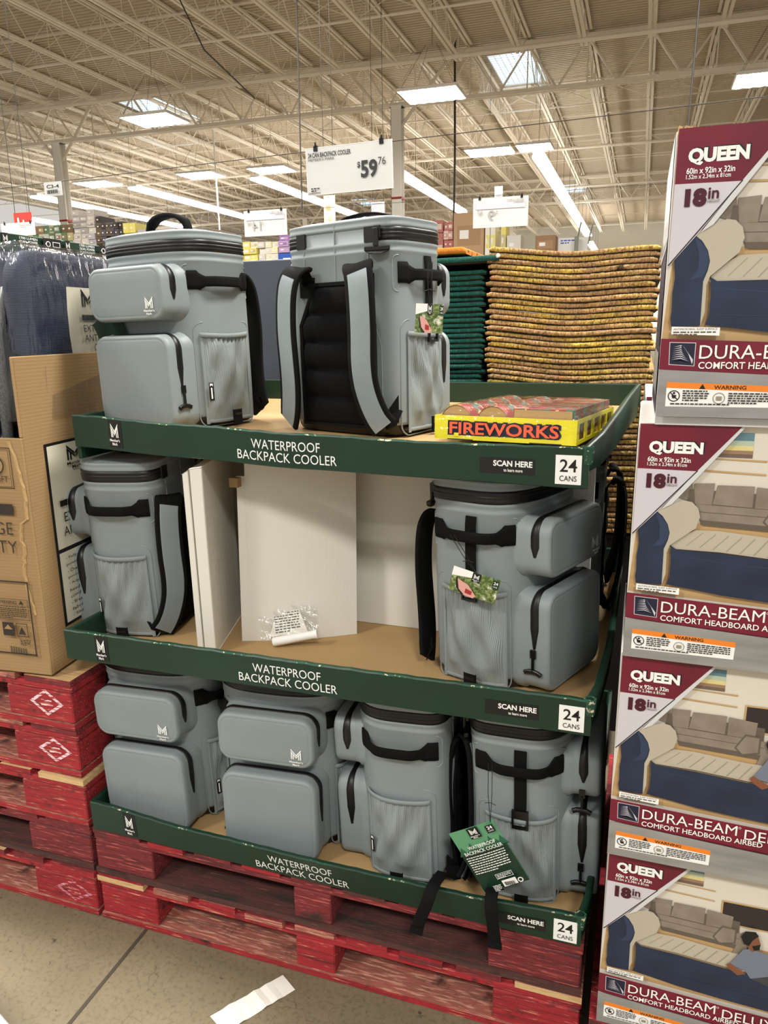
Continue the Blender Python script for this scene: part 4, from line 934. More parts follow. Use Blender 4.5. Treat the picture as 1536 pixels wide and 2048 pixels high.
    Q([(.013, .054), (.175, .049), (.174, .017), (.013, .016)], M_white); Q([(.013, .054), (.175, .049), (.175, .0395), (.013, .045)], M_orw)
    p.text('WARNING', .081, .0435, .045, .0060, M_black, .02); Q([(.060, .0440), (.069, .0437), (.0645, .0515)], M_black)
    p.ring(.0245, .0325, .0088, .0014, M_black); p.line((.0185, .0385), (.0305, .0265), .0014, M_black); p.ell(.0245, .037, .0018, .0018, M_black, 10); Q([(.021, .034), (.0285, .034), (.0265, .029), (.0225, .029)], M_black)
    p.ring(.089, .030, .0085, .0008, M_sofad); p.rect(.085, .093, .027, .033, M_beigd)
    p.lines(.037, .0415, .038, 5, .0036, .0018, M_black, 3); p.lines(.102, .0385, .066, 5, .0036, .0018, M_black, 5); p.lines(.02, .0215, .14, 1, .003, .0018, M_black, 6)
    return p.mb
M_boxtop = mat('white_box_board', (206, 202, 196), .6)
AB = None; AG = 'airbed boxes stacked right of the display'; BH = .404
def airbed_box():
    r = empty('airbed_box'); mb = MB(); mb.box(0, .70, 0, .385, 0, BH - .001, M_boxtop); mb.build('carton', r, .003, 2)
    mb = airbed_print(lambda u, v, h: Vector((u, -h - .0002, v * BH / .42 + .001))); mb.build('front_printing', r)
    p = Print(lambda u, v, h: Vector((-h - .0002, .385 - u, v)), .0003); p.rect(.004, .381, .002, BH - .004, M_navy); p.rect(.004, .381, .26, BH - .004, M_silver); p.rect(.10, .381, .175, .245, M_navy); p.rect(.10, .381, .105, .168, M_navy); p.rect(.10, .381, .03, .095, M_silver); p.rect(.004, .381, .245, .252, M_silv2)
    p.mb.build('side_printing', r); return r
ab = airbed_box(); index_children(ab)
AP = [((1.250, -.030, PZ + .001), 0, 'lowest airbed box of the front stack, with the printed man near the right edge'), ((1.249, -.046, PZ + .405), 0, 'airbed box second from the bottom of the front stack'),
      ((1.252, -.052, PZ + .809), -.4, 'airbed box second from the top of the front stack'), ((1.276, -.066, PZ + 1.226), 0, 'topmost airbed box, worn at its torn top-left corner'),
      ((1.266, .42, PZ + .001), 0, 'lowest airbed box of the back stack, hidden'), ((1.262, .42, PZ + .405), 0, 'second airbed box of the back stack, hidden'), ((1.264, .42, PZ + .809), 0, 'upper airbed box of the back stack, peeking out beside the topmost front box')]
for i, (p, rz, lb) in enumerate(AP):
    r = ab if i == 0 else copy_tree(ab); r.location = p; r.rotation_euler = (0, 0, math.radians(rz)); tag(r, lb, 'box', AG)
    if i == 3:
        r.scale = (1.0, 1, 1.03)
        mb = MB(); Rt = random.Random(4); pts = []
        for k in range(11): pts.append([Vector((.003 + .0022 * k + Rt.uniform(-.002, .002), -.001 - Rt.uniform(0, .004), BH - .001 + Rt.uniform(-.001, .007))), Vector((.002 + .0022 * k, -.002, BH - .016 + k * .0013 + Rt.uniform(-.003, .002)))])
        mb.grid(pts, M_rawwood, False); mb.grid([[p_ + Vector((0, .0005, 0)) for p_ in q] for q in pts], M_rawwood, False); mb.build('torn_corner', r)
        mb = MB(); mb.box(.0, .70, .0, .385, -.013, -.001, M_silv2); mb.build('folded_flap', r)
# ================================================================== MATS
coir_v = []
for k, (b, y1, o1) in enumerate((((188, 152, 104), (208, 178, 84), (204, 126, 70)), ((180, 146, 102), (214, 186, 88), (196, 116, 68)), ((172, 138, 98), (196, 164, 88), (208, 118, 62)), ((194, 158, 104), (218, 190, 82), (198, 130, 80)))):
    m = layered('coir_pile_%s' % 'abcd'[k], b, [(y1, 5, (1, 1, 1), .48, .60, k + 1), (o1, 4, (1, 1, 1), .62, .72, k + 11), ((60, 42, 24), 12, (1, 1, 1), .66, .69, k + 20), ((122, 92, 54), 200, (1, 1, .3), .44, .64, k)], .9, bump=(500, .8, .003, (1, 1, .25)), vary=True)
    coir_v.append(m)
M_back = mat('dark_mat_backing', (40, 30, 24), .9)
M_teal = layered('teal_mat_pile', (10, 76, 68), [((24, 104, 92), 180, (1, 1, .3), .5, .7, 1), ((4, 44, 40), 14, (1, 1, 1), .5, .7, 3)], .9, bump=(400, .7, .003, (1, 1, .3)))
def mat_mesh(w, d, th, m, seed, sagz, pile=.0026, curl=0):
    """rug with a rounded shaggy front edge; sagz(u) gives the height offset across its width"""
    R = random.Random(seed); mb = MB(); n = 150; rows = []
    prof = [(.02, .0), (.005, .0008), (.0015, th * .15), (0, th * .5), (.0008, th * .85), (.004, th * .98), (.03, th)]
    for i in range(n + 1):
        u = i / n; x = w * u; ez = 1 - max(0, 1 - min(u, 1 - u) * 40) * .4; z = sagz(u) + curl * max(0, u - .8) ** 2
        row = []
        for j, (yy, zz) in enumerate(prof):
            jt = pile if 1 <= j <= 5 else 0
            row.append(Vector((x + R.uniform(-.002, .002) * (1 if j in (2, 3, 4) else 0) * (0 if i in (0, n) else 1), yy + R.uniform(-1, 1) * jt + (.002 * math.sin(u * 23 + seed) if j < 6 else 0), z + zz * ez + R.uniform(-.5, .15) * jt * .7)))
        row.append(Vector((x, d, z + th))); row.append(Vector((x, d, z))); rows.append(row)
    mb.grid(rows, m, True); mb.add(rows[0], [tuple(range(len(rows[0])))], m); mb.add(rows[-1], [tuple(range(len(rows[-1])))[::-1]], m)
    P = [[Vector((w * i / 30, yy, sagz(i / 30) + curl * max(0, i / 30 - .8) ** 2 - zz)) for yy, zz in ((.012, -.0015), (.006, .0006), (.006, .0024), (.02, .0026), (d, .002))] for i in range(31)]
    mb.grid(P, M_back, False)
    return mb
sag_y = lambda u: .022 * (1 - min(1, u / .5)) ** 1.6 + .006 * max(0, u - .6) / .4 + .002 * math.sin(u * 9)
meshes = []
Rm = random.Random(8)
M_gapshade = mat('black_gap_shade', (16, 16, 17), .8)  # black box added below the mats in place of the unlit gap
r = empty('mat_bin', (.25, 1.12, PZ + .001)); tag(r, 'added black box under the mats, standing in for shade beside the airbed boxes', 'bin'); mb = MB(); mb.box(0, 1.04, 0, .98, 0, .69, M_gapshade); mb.build('bin_body', r, .004); mb = MB(); mb.box(-.004, 1.044, -.006, .984, .691, .703, M_gapshade); mb.build('shade_box_rim', r)
N = 52; z = .844; top = 1.722; dz = (top - z) / N
protos = []
ORD = ['topmost', 'second from the top'] + ['%s from the top' % w for w in ('third fourth fifth sixth seventh eighth ninth tenth eleventh twelfth thirteenth fourteenth fifteenth sixteenth seventeenth eighteenth nineteenth twentieth'.split() + ['%s-%s' % (a, b) if b else {'twenty': '', 'thirty': 'thirtieth', 'forty': 'fortieth', 'fifty': 'fiftieth'}[a] for a in ('twenty', 'thirty', 'forty', 'fifty') for b in ('', 'first', 'second', 'third', 'fourth', 'fifth', 'sixth', 'seventh', 'eighth', 'ninth') if not (a == 'twenty' and not b)])]
ords = lambda n: 'topmost' if n == 0 else ('second from the top' if n == 1 else ('third from the top' if n == 2 else None))
for i in range(N):
    zz = z + dz * i; v = Rm.randrange(6); amp = min(1.0, .3 + .7 * i / N)
    if len(protos) < 6: o = mat_mesh(.505, .80, dz - .0023, coir_v[len(protos) % 4], 30 + len(protos), sag_y).build('coir_mat'); protos.append(o)
    else: o = protos[v].copy(); COL.objects.link(o)
    px = .778 + Rm.uniform(-.008, .008)
    o.location = (px, 1.105 + Rm.uniform(-.006, .006), zz - .0)
    if Rm.random() < .12: o.scale.x = 1.01
    k = N - 1 - i; lb = ords(k)
    if k < 28: lab = 'mustard coir mat, %s of the tall stack right of the teal mats' % ORD[k]
    else: lab = 'mustard coir mat seen beside the airbed boxes, %s of its stack' % ORD[k]
    tag(o, lab, 'mat', 'coir mats in the mustard stack')
N2 = 51; top2 = 1.680; dz2 = (top2 - z) / N2; pr2 = []
flat = lambda u: .004 * math.sin(u * 5 + 1)
for i in range(N2):
    if len(pr2) < 4: o = mat_mesh(.50, .75, dz2 - .0028, M_teal, 60 + len(pr2), flat, .0012).build('teal_mat'); pr2.append(o)
    else: o = pr2[Rm.randrange(4)].copy(); COL.objects.link(o)
    o.location = (.262 + Rm.uniform(-.010, .006), 1.13 + Rm.uniform(-.008, .008), z + dz2 * i); k = N2 - 1 - i
    tag(o, 'dark teal mat, %s flat one of the teal stack' % ORD[k] if k < 26 else ( 'dark teal mat low in the teal stack, %s' % ORD[k]), 'mat', 'teal mats in the stack')
M_spot = layered('orange_spotted_pile', (214, 128, 40), [((36, 24, 16), 22, (1, 1, 1), .60, .62, 2), ((226, 180, 120), 9, (1, 1, 1), .62, .66, 5)], .9, bump=(400, .7, .003))
o = mat_mesh(.55, .7, .018, M_teal, 71, lambda u: .010 * u, .0012).build('curled_teal_mat'); o.location = (.262, 1.10, top2 + .008); tag(o, 'teal mat with a curled pale edge lying across the top of the teal stack', 'mat')
o = mat_mesh(.44, .62, .022, M_spot, 72, lambda u: .010 + .004 * u, .0015).build('spotted_mat'); o.location = (.262, 1.12, top2 + .030); tag(o, 'orange mat with black spots on top of the teal stack', 'mat')
mb = MB(); mb.tube([(0, -.01, 0), (0, .01, .004), (-.01, .2, .006)], [.004, .008, .006], M_white, 10); tag(mb.build('rolled_care_label', None, loc=(.808, 1.10, top2 + .030)), 'small white rolled label at the corner between the two mat stacks', 'label')
M_slate = mat('slate_printed_carton', (66, 74, 86), .5, noise=(3, (54, 60, 72), .4, .7))
r = empty('slate_carton', (-.32, 1.14, PZ)); tag(r, 'dark slate carton glimpsed between the two top coolers', 'carton'); mb = MB(); mb.box(0, .56, 0, .8, .0, 1.598, M_slate); mb.build('carton_body', r, .004)
p = Print(plane_fn((0, 0, 0), (1, 0, 0), (0, 0, 1)), .0006); p.lines(.40, 1.56, .05, 3, .010, .004, M_tagg, 5); p.mb.build('printing', r)

# ================================================================== CHAIR CARTON (left)
BX = -.070; BZ = 5 * PZ + .006
r = empty('chair_carton', (BX, .004, BZ)); tag(r, 'tall open brown carton on the left pallet stack, torn along its front corner', 'carton')
mb = MB(); t = .007
zf = 1.268 - BZ; zr = 1.449 - BZ
mb.box(-.62, 0, 0, t, 0, zf, M_carton); 
mb.box(-t, 0, t, .80, 0, zr, M_carton)
mb.box(-.62, -t, .80 - t, .80, 0, zr, M_carton); mb.box(-.62, -.62 + t, t, .80 - t, 0, zf, M_carton); mb.box(-.62 + t, -t, t, .80 - t, 0, t, M_carton)
mb.box(-t, 0, 0.0005, t, zf, zr, M_carton); mb.build('carton_body', r, .0025, 1)
p = Print(lambda u, v, h: Vector((h, u, v - BZ)), .0004)     # right face
p.rect(.070, .46, .782, 1.243, M_black); p.rect(.079, .45, .980, 1.236, M_whitecard2 := mat('cream_label_print', (214, 208, 188), .6)); p.rect(.079, .45, .790, .970, M_whitecard2)
p.logo(.15, 1.17, .06, .06, M_black); p.rect(.098, .20, 1.085, 1.10, M_black)
p.text('EXTRA LARGE', .108, 1.045, .20, .024, M_black); p.text('ANTI-GRAVITY', .100, 1.010, .22, .024, M_black); 
for i, s_ in enumerate(('- Fully assembled locking', '  position recliner', '- Oversized seat holds', '  pounds of weight', '- Adjustable padded', '  head rest for', '  comfort', '- Breathable mesh', '  fabric resists', '- Sliding side table')):
    p.text(s_, .093, .950 - i * .0165, .0075 * len(s_), .0085, M_black, .01)
p.mb.build('side_label', r)
p = Print(lambda u, v, h: Vector((u, -h, v - BZ)), .0004)     # front face, u negative from the corner
M_ink = mat('dark_brown_ink', (44, 34, 26), .7)
p.frame(-.31, -.034, 1.150, 1.246, .0015, M_ink); p.frame(-.306, -.038, 1.154, 1.242, .001, M_ink); p.ring(-.075, 1.205, .022, .0035, M_ink); p.ring(-.135, 1.205, .022, .0035, M_ink); p.text('LIFT', -.078, 1.166, .033, .014, M_ink)
p.rect(-.30, -.043, 1.088, 1.114, M_ink); p.text('GE', -.100, 1.040, .050, .030, M_ink, -.01); p.text('ITY', -.106, .995, .062, .030, M_ink, -.01)
p.frame(-.34, -.028, .735, .925, .0035, M_ink); p.rect(-.150, -.147, .735, .925, M_ink); p.frame(-.145, -.034, .826, .880, .001, M_ink); p.text('WARNING', -.120, .868, .055, .008, M_ink, .02); p.poly([(-.14, .868), (-.126, .868), (-.133, .879)], M_ink); p.poly([(-.058, .868), (-.044, .868), (-.051, .879)], M_ink)
p.lines(-.142, .862, .104, 7, .0048, .0022, M_ink, 12)
p.rect(-.112, -.080, .785, .820, M_ink); p.poly([(-.108, .802), (-.084, .802), (-.096, .814)], M_carton); p.frame(-.072, -.040, .785, .820, .0018, M_ink); p.poly([(-.066, .792), (-.046, .792), (-.056, .812)], M_ink)
p.lines(-.065, .778, .03, 4, .004, .0022, M_ink, 5)
for i in range(22): p.rect(-.096 + i * .0026, -.096 + i * .0026 + .0008 + .0005 * (i * 5 % 3), .742, .760, M_ink)
p.mb.build('front_printing', r)
mb = MB(); Rt = random.Random(6); q = []
for k in range(40):
    zz = .84 + (1.262 - .84) * k / 39; a = -.026 - .014 * math.sin(k * .18) - Rt.uniform(0, .004) - (.012 if 16 < k < 22 else 0); q.append([Vector((a, -.001, zz - BZ)), Vector((a + .004 + Rt.uniform(0, .003), -.0035, zz - BZ)), Vector((a + .010, -.0008, zz - BZ))])
mb.grid(q, M_kraft, False); mb.build('torn_strip', r)

# folded chairs inside the carton
M_nav = mat('navy_outdoor_fabric', (24, 33, 60), .75, wave=('Z', 90, .4), bump=(200, .3, .002)); M_tubeg = mat('grey_powder_tube', (88, 90, 90), .45, noise=(300, (60, 62, 62), .4, .6)); M_lbl = mat('cream_sleeve_label', (214, 208, 188), .5)
def chair(x, y, z, label, w=.115, lab=True):
    r = empty('folding_recliner', (x, y, z)); tag(r, label, 'folded chair', 'folded reclining chairs standing in the brown carton')
    mb = MB(); rings = []; L_, H_ = .62, .995; 
    for k, (dx, sc) in enumerate(((-w / 2, .88), (-w / 2 + .004, .95), (-w / 2 + .014, .99), (-w / 2 + .024, 1.0), (w / 2 - .024, 1.0), (w / 2 - .014, .99), (w / 2 - .004, .95), (w / 2, .88))):
        rings.append([Vector((dx, L_ / 2 + a * sc, H_ / 2 + b * (1 - (1 - sc) * .35))) for a, b in rrect(L_, H_, .085, 8)])
    mb.loft(rings, M_nav, True); pad = mb.build('padded_back', r)
    mb = MB()
    for xx in (-w / 2 - .006,): mb.tube([(xx, -.015, .05), (xx, -.02, .5), (xx, -.012, .80), (xx, .03, .90), (xx, .2, .93), (xx, .5, .93)], .0125, M_tubeg, 10)
    mb.tube([(-w / 2 - .02, -.04, .20), (-w / 2 - .02, .01, .62), (-w / 2 - .02, .09, .84)], .011, M_tubeg, 10); mb.build('frame', r)
    mb = MB(); c = Vector((w / 2 - .012, -.030, .80)) if not lab else Vector((-w / 2 - .022, .02, .5)); rg = lambda dx, s_: [c + Vector((dx, .055 * math.cos(a) * s_, .095 * math.sin(a) * s_)) for a in [2 * PI * k / 28 for k in range(28)]]
    mb.loft([rg(-.012, .9), rg(-.008, 1), rg(.008, 1), rg(.012, .9)], M_blackpl); mb.build('armrest', r)
    mb = MB()
    for k in range(6): mb.tube([(-w / 2 + .01, -.004 + .001 * k, .30 + k * .09), (0, -.012, .31 + k * .09), (w / 2 - .01, -.004, .30 + k * .09)], .003, M_web, 5)
    mb.build('bungee_cord', r)
    if lab:
        mb = MB(); z0, z1 = .66, .915
        mb.grid([[Vector((w / 2 + .002 - (0 if t > .02 else .004), .165 + .40 * t - .015 * math.sin((b_ - z0) * 10), b_)) for t in (0, .03, .1, .5, 1)] for b_ in (z0, .72, .80, .86, z1)], M_lbl); s_ = mb.build('sleeve_label', r)
        p = Print(lambda u, v, h: Vector((w / 2 + .0025 + h, u, v)), .0004)
        p.logo(.215, .868, .05, .045, M_black, False); p.rect(.205, .33, .835, .848, M_black); p.text('EXTRA LARGE', .207, .806, .17, .017, M_black); p.text('ANTI-GRAVITY', .207, .782, .18, .017, M_black); p.text('CHAIR', .243, .758, .07, .017, M_black)
        p.rect(.175, .52, .742, .745, M_black); p.lines(.205, .73, .22, 7, .0092, .0032, M_black, 3); p.rect(.17, .53, .66, .682, M_black); p.rect(.185, .25, .664, .680, M_white)
        for i in range(12): p.rect(.190 + i * .0048, .1925 + i * .0048, .665, .678, M_black)
        p.mb.build('label_printing', s_)
    return r
chair(-.122, .09, BZ + .012, 'navy padded folded recliner with a cream label, nearest the right side of the carton', .066)
chair(-.262, .05, BZ + .010, 'navy folded recliner in the middle of the carton, its black armrest facing out', .08, False)
chair(-.42, .07, BZ + .010, 'navy folded recliner at the left edge behind the wrapped frame tubes', .10, False)
# stretch wrap round them
mb = MB(); rows = []; Rw = random.Random(3)
for j, zz in enumerate((1.30, 1.40, 1.50, 1.58, 1.64, 1.685, 1.702, 1.706)):
    k = [1, 1, .995, .99, .98, .965, .93, .6][j]; c = rrect(.50 * k, .66 * k, .06, 6); rows.append([Vector((-.32 + a + .004 * math.sin(i * 1.7 + j * 2), .40 + b + .005 * math.sin(i * 2.3 + j), zz + .003 * math.sin(i * 1.1))) for i, (a, b) in enumerate(c)])
mb.loft(rows, M_film2, True, False, True); o = mb.build('stretch_wrap'); tag(o, 'crinkled clear stretch wrap around the navy chairs in the carton', 'plastic wrap')

_piv = Matrix.Translation((BX, .004, 0)) @ Matrix.Rotation(math.radians(5), 4, 'Z') @ Matrix.Translation((-BX, -.004, 0))
bpy.context.view_layer.update()
for o in list(bpy.data.objects):
    if o.parent is None and o.name.split('.')[0] in ('chair_carton', 'folding_recliner', 'stretch_wrap'): o.matrix_world = _piv @ o.matrix_world

# ================================================================== FLASHLIGHT DISPLAY (far left)
FX = -1.05; r = empty('flashlight_display', (FX, 1.03, 0)); tag(r, 'green flashlight display tray on a tall carton behind the wrapped chairs', 'display carton')
mb = MB(); mb.box(-.6, -.004, .0, 1.1, .0, 1.797, M_slate); mb.build('carton_body', r, .003)
mb = MB(); mb.box(-.6, 0, -.005, 1.11, 1.799, 1.864, M_green); mb.build('green_tray', r, .003)
p = Print(lambda u, v, h: Vector((h, (u - .68) * 1.16, v + .053)), .0006)
for y0 in (.68, .955, 1.23):
    p.rect(y0, y0 + .028, 1.764, 1.810, M_black); p.logo(y0 + .006, 1.768, .016, .036, M_white)
    p.text('1700 LUMEN', y0 + .070, 1.794, .080, .0095, M_white, .01); p.text('DUAL POWER', y0 + .070, 1.781, .080, .0095, M_white, .01); p.text('FLASHLIGHT', y0 + .070, 1.768, .080, .0095, M_white, .01)
    p.rect(y0 + .175, y0 + .262, 1.752, 1.810, M_black); p.ring(y0 + .198, 1.788, .011, .003, M_white); p.poly([(y0 + .183, 1.788), (y0 + .19, 1.795), (y0 + .19, 1.781)], M_white); p.frame(y0 + .217, y0 + .252, 1.778, 1.798, .0025, M_white); p.lines(y0 + .185, 1.768, .068, 2, .006, .004, M_white, 3)
p.mb.build('printing', r)

# ================================================================== SIGNS ON WIRES
M_sign = mat('white_sign_card', (222, 222, 220), .45); M_signg = mat('pale_backlit_sign', (206, 204, 200), .6); M_txt = mat('dark_grey_sign_ink', (52, 54, 54), .6); M_ghost = mat('show_through_ink', (160, 158, 156), .7); M_creamsign = mat('cream_hanging_sign', (226, 214, 176), .6); M_redsign = mat('red_sign', (206, 50, 36), .55)
def wire(a, b, label, r=.0012):
    mb = MB(); a, b = Vector(a), Vector(b); mb.tube([Vector((0, 0, 0)), b - a], r, M_wire, 5); tag(mb.build('sign_wire', None, loc=a), label, 'wire', 'thin sign wires')
def sign(name, x0, x1, z0, z1, y, label, m, art, clips=True, tilt=0, wide=.006):
    r = empty(name, (x0, y, z1)); tag(r, label, 'sign', 'hanging store signs'); r.rotation_euler = (0, tilt, 0); w, h = x1 - x0, z1 - z0
    mb = MB(); mb.box(0, w, 0, .0015, -h, 0, m); mb.build('sign_card', r)
    p = Print(lambda u, v, hh: Vector((u, -hh, v - h)), .0004 * max(1, y)); art(p, w, h); p.mb.build('printing', r)
    if y > 4:
        mb = MB()
        for u in (.1, .9): mb.tube([(w * u, 0, 0), (w * u, 0, 8.0 - z1)], .004, M_wire, 4)
        mb.build('hanger', r)
    if clips:
        for u in (.12, .88):
            mb = MB(); mb.box(w * u - wide, w * u + wide, -.003, .004, -.010, .004, M_blackpl); mb.tube([(w * u - wide * .6, 0, .004), (w * u, 0, .014), (w * u + wide * .6, 0, .004)], .0015, M_blackpl, 5); mb.tube([(w * u, -.002, .0), (w * u + .002, -.008, .012)], .002, M_blackpl, 5); mb.build('binder_clip', r)
    return r
def art_price(p, w, h):
    p.frame(0, w, 0, h, .002, M_white)
    p.text('24 CAN BACKPACK COOLER', w * .03, h * .79, w * .50, h * .10, M_txt, .02); p.text("MEMBER'S MARK", w * .03, h * .715, w * .31, h * .06, M_txt)
    p.text('$', w * .60, h * .47, w * .035, h * .14, M_txt, .02); p.text('59', w * .64, h * .26, w * .19, h * .37, M_txt, .035); p.text('76', w * .84, h * .50, w * .085, h * .16, M_txt, .0)
    p.lines(w * .05, h * .15, w * .10, 2, h * .05, h * .025, M_txt, 3)
    for i in range(14): p.rect(w * (.02 + i * .011), w * (.025 + i * .011), h * .01, h * .055, M_txt)
sign('price_sign', .3035, .5635, 1.872, 1.998, .80, 'white price sign reading 24 can backpack cooler above the display', M_sign, art_price, tilt=-.02)
def art_c(p, w, h):
    p.text('C3-4', w * .15, h * .55, w * .70, h * .25, M_txt, .02)
    for i in range(14): p.rect(w * (.15 + i * .05), w * (.17 + i * .05 + .012 * (i % 3)), h * .15, h * .42, M_txt)
sign('aisle_marker', -.626, -.556, 1.928, 1.970, .80, 'small white aisle marker reading C3-4 on the wire', M_sign, art_c, False)
wire((-1.6, .802, 1.945), (2.2, .802, 2.036), 'wire carrying the price sign and the aisle marker')
def ghost(s1, s2, big):
    def f(p, w, h):
        p.rect(w * .05, w * .95, h * .62, h * .85, M_pw)
        vs = p.fn; p.fn = lambda u, v, hh: vs(w - u, v, hh); p.text(s1, w * .60, h * .22, w * (.2 if len(s1) > 1 else .12), h * .36, M_ghost, .01); p.text(s2, w * .82, h * .42, w * .1, h * .16, M_ghost)
        p.text('$', w * .54, h * .42, w * .04, h * .14, M_ghost); p.lines(w * .08, h * .9, w * .3, 2, h * .06, h * .03, M_ghost, 2)
    return f
sign('price_sign', -1.092, -.806, 2.043, 2.190, 3.0, 'pale back-to-front sign showing 14 between the top coolers', M_signg, ghost('14', '98', 1))
sign('price_sign', .323, .624, 2.022, 2.176, 3.0, 'pale back-to-front sign showing 9 87 above the teal mats', M_signg, ghost('9', '87', 1))
sign('price_sign', -2.955, -2.668, 2.13, 2.213, 3.0, 'white back-to-front sign at the far left above the flashlight display', M_signg, lambda p, w, h: p.lines(w * .55, h * .8, w * .35, 2, h * .12, h * .05, M_ghost, 2))
wire((-4.5, 3.003, 2.16), (2.5, 3.003, 2.196), 'farther wire carrying the three back-to-front signs')
def none(p, w, h): p.rect(w * .2, w * .3, h * .1, h * .6, M_white); p.rect(w * .5, w * .58, h * .1, h * .4, M_white)
sign('department_sign', -4.72, -4.50, 2.515, 2.63, 5.0, 'red hanging sign at the far left edge', M_redsign, none, False)
def art_cr(p, w, h): p.lines(w * .2, h * .7, w * .6, 1, .05, .05, M_woodp); p.ring(w * .5, h * .3, w * .15, w * .05, M_woodp)
sign('tall_hanging_sign', -2.655, -2.50, 2.70, 3.10, 8.0, 'cream tall hanging sign below the price sign', M_creamsign, art_cr, False)
sign('small_hanging_sign', -3.42, -3.17, 3.40, 3.62, 12.0, 'small lilac sign between price sign and column', M_pw, lambda p, w, h: p.frame(w * .05, w * .95, h * .05, h * .95, .01, M_white), False)
sign('small_hanging_sign', .43, .475, 2.176, 2.24, 3.05, 'small white tab standing above the sign showing 9 87', M_sign, lambda p, w, h: p.rect(w * .2, w * .8, h * .2, h * .5, M_pw), False)
for x, y, z0, z1, lb in ((-3.63, 9.5, 3.2, 8.75, 'thin dark cable dropping from the roof to the centre panel lamp'), (1.60, 9.0, 3.0, 8.75, 'thin dark cable dropping behind the topmost airbed box'), (-3.9, 20.2, 3.1, 8.74, 'dark conduit left of the right-hand lamp row'), (-13.05, 23.3, 0.0, 8.75, 'pale pole under the small panel lamp')):
    mb = MB(); mb.tube([(0, 0, 0), (.03, 0, (z1 - z0) * .5), (0, 0, z1 - z0)], .012 if 'cable' in lb else .03, M_wire if 'dark' in lb else M_steelw, 6); tag(mb.build('hanging_cable' if 'cable' in lb else 'hanging_pole', None, loc=(x, y, z0)), lb, 'cable' if 'cable' in lb else 'pole')
mb = MB(); mb.tube([Vector(p) for p in ((0, 0, 0), (.15, 0, -1.2), (.55, .4, -2.3), (1.2, 1.0, -3.0))], .014, M_wire, 6); tag(mb.build('hanging_cable', None, loc=(-7.0, 11.4, 8.6)), 'thin dark cable looping down to the left panel lamp', 'cable')

# ================================================================== DISTANT STOCK
def colset(name, cols): return [mat('%s_%s' % (name, 'abcdefgh'[i]), c, .6) for i, c in enumerate(cols)]
C_pale = colset('pale_pack', [(204, 196, 190), (188, 180, 186), (214, 208, 196), (172, 164, 160)]); C_dark = colset('dark_pack', [(70, 64, 66), (92, 86, 100), (60, 48, 40), (110, 92, 66)]); C_mix = colset('mixed_pack', [(150, 120, 90), (190, 176, 130), (120, 96, 70), (96, 130, 96), (200, 200, 190)])
C_white = colset('white_pack', [(226, 222, 214), (214, 210, 204), (232, 224, 190)]); C_purp = colset('purple_pack', [(150, 110, 180), (190, 160, 200)]); C_brown = colset('brown_pack', [(168, 132, 96), (150, 116, 84), (182, 148, 112)]); C_yel = colset('yellow_pack', [(232, 220, 120), (236, 232, 222), (200, 186, 150)]); C_blue = colset('blue_pack', [(40, 84, 180), (120, 170, 210)]); C_plaid = colset('plaid_pack', [(200, 150, 140), (180, 110, 100), (220, 190, 180)])
M_rackf = mat('dull_green_rack_steel', (120, 124, 112), .5); M_beam = mat('tan_rack_beam', (176, 150, 110), .5)
def rack(x0, x1, y, zs, label, d=1.0, h=3.3):
    r = empty('pallet_rack', (x0, y, 0)); tag(r, label, 'rack', 'warehouse racks in the distance'); w = x1 - x0
    n = max(1, round(w / 2.6))
    for i in range(n + 1):
        mb = MB(); xx = w * i / n
        for dy in (0, d): mb.box(xx - .04, xx + .04, dy - .04, dy + .04, 0, h, M_rackf)
        for k in range(5): mb.tube([(xx, 0, .4 + k * .7), (xx, d, .9 + k * .7)], .02, M_rackf, 4)
        mb.build('upright_frame', r)
    for z_ in zs:
        mb = MB(); mb.box(0, w, -.03, .03, z_ - .1, z_, M_beam); mb.box(0, w, d - .03, d + .03, z_ - .1, z_, M_beam); mb.box(0, w, .03, d - .03, z_ - .03, z_, M_beam); mb.build('shelf_beam', r)
RW = ['lowest', 'second', 'third', 'fourth', 'fifth', 'sixth']; CW = 'first second third fourth fifth sixth seventh eighth ninth tenth eleventh twelfth thirteenth fourteenth fifteenth sixteenth seventeenth eighteenth nineteenth twentieth twenty-first twenty-second'.split()
def stock(x0, x1, z0, z1, y, cs, nx, nz, label, cat='package', nm='stock_package', seed=1, gap=.02):
    R = random.Random(seed); dx = (x1 - x0) / nx; dz = (z1 - z0) / nz
    for j in range(nz):
        for i in range(nx):
            if R.random() < .06 and j == nz - 1: continue
            mb = MB(); w = dx * (1 - gap); hh = dz * R.uniform(.94, .995); m1 = R.choice(cs); m2 = R.choice(cs)
            mb.box(0, w, 0, .5, 0, hh, m1); mb.box(w * .12, w * .88, -.004, 0, hh * .25, hh * .7, m2); mb.box(w * .2, w * .5, -.006, -.004, hh * .4, hh * .6, M_white)
            o = mb.build(nm, None, min(w, hh) * .08, 2, loc=(x0 + i * dx, y + R.uniform(-.04, .04), z0 + j * dz + .001)); o.location.y += .1; tag(o, label + ('' if nx * nz == 1 else ', %s row, %s from left' % (RW[j], CW[i])) , cat, label + 's' if not label.endswith('s') else label)
rack(-13.0, -8.2, 14.0, (1.4, 3.0), 'rack of mixed packages behind the left column'); rack(-7.6, -5.4, 14.0, (1.4, 2.8), 'rack of white rolls seen between the two top coolers'); rack(-4.0, -.2, 16.0, (1.4, 3.0), 'rack of brown cartons beyond the teal mats'); rack(-21.5, -14, 15.0, (1.4, 3.0), 'long rack at the far left edge')
stock(-11.60, -10.98, 3.42, 4.22, 14, C_pale, 3, 6, 'pale lilac package stacked high behind the left column', seed=2); stock(-10.95, -10.80, 3.3, 4.05, 14, C_dark, 1, 5, 'dark brown package beside the lilac stack', seed=3)
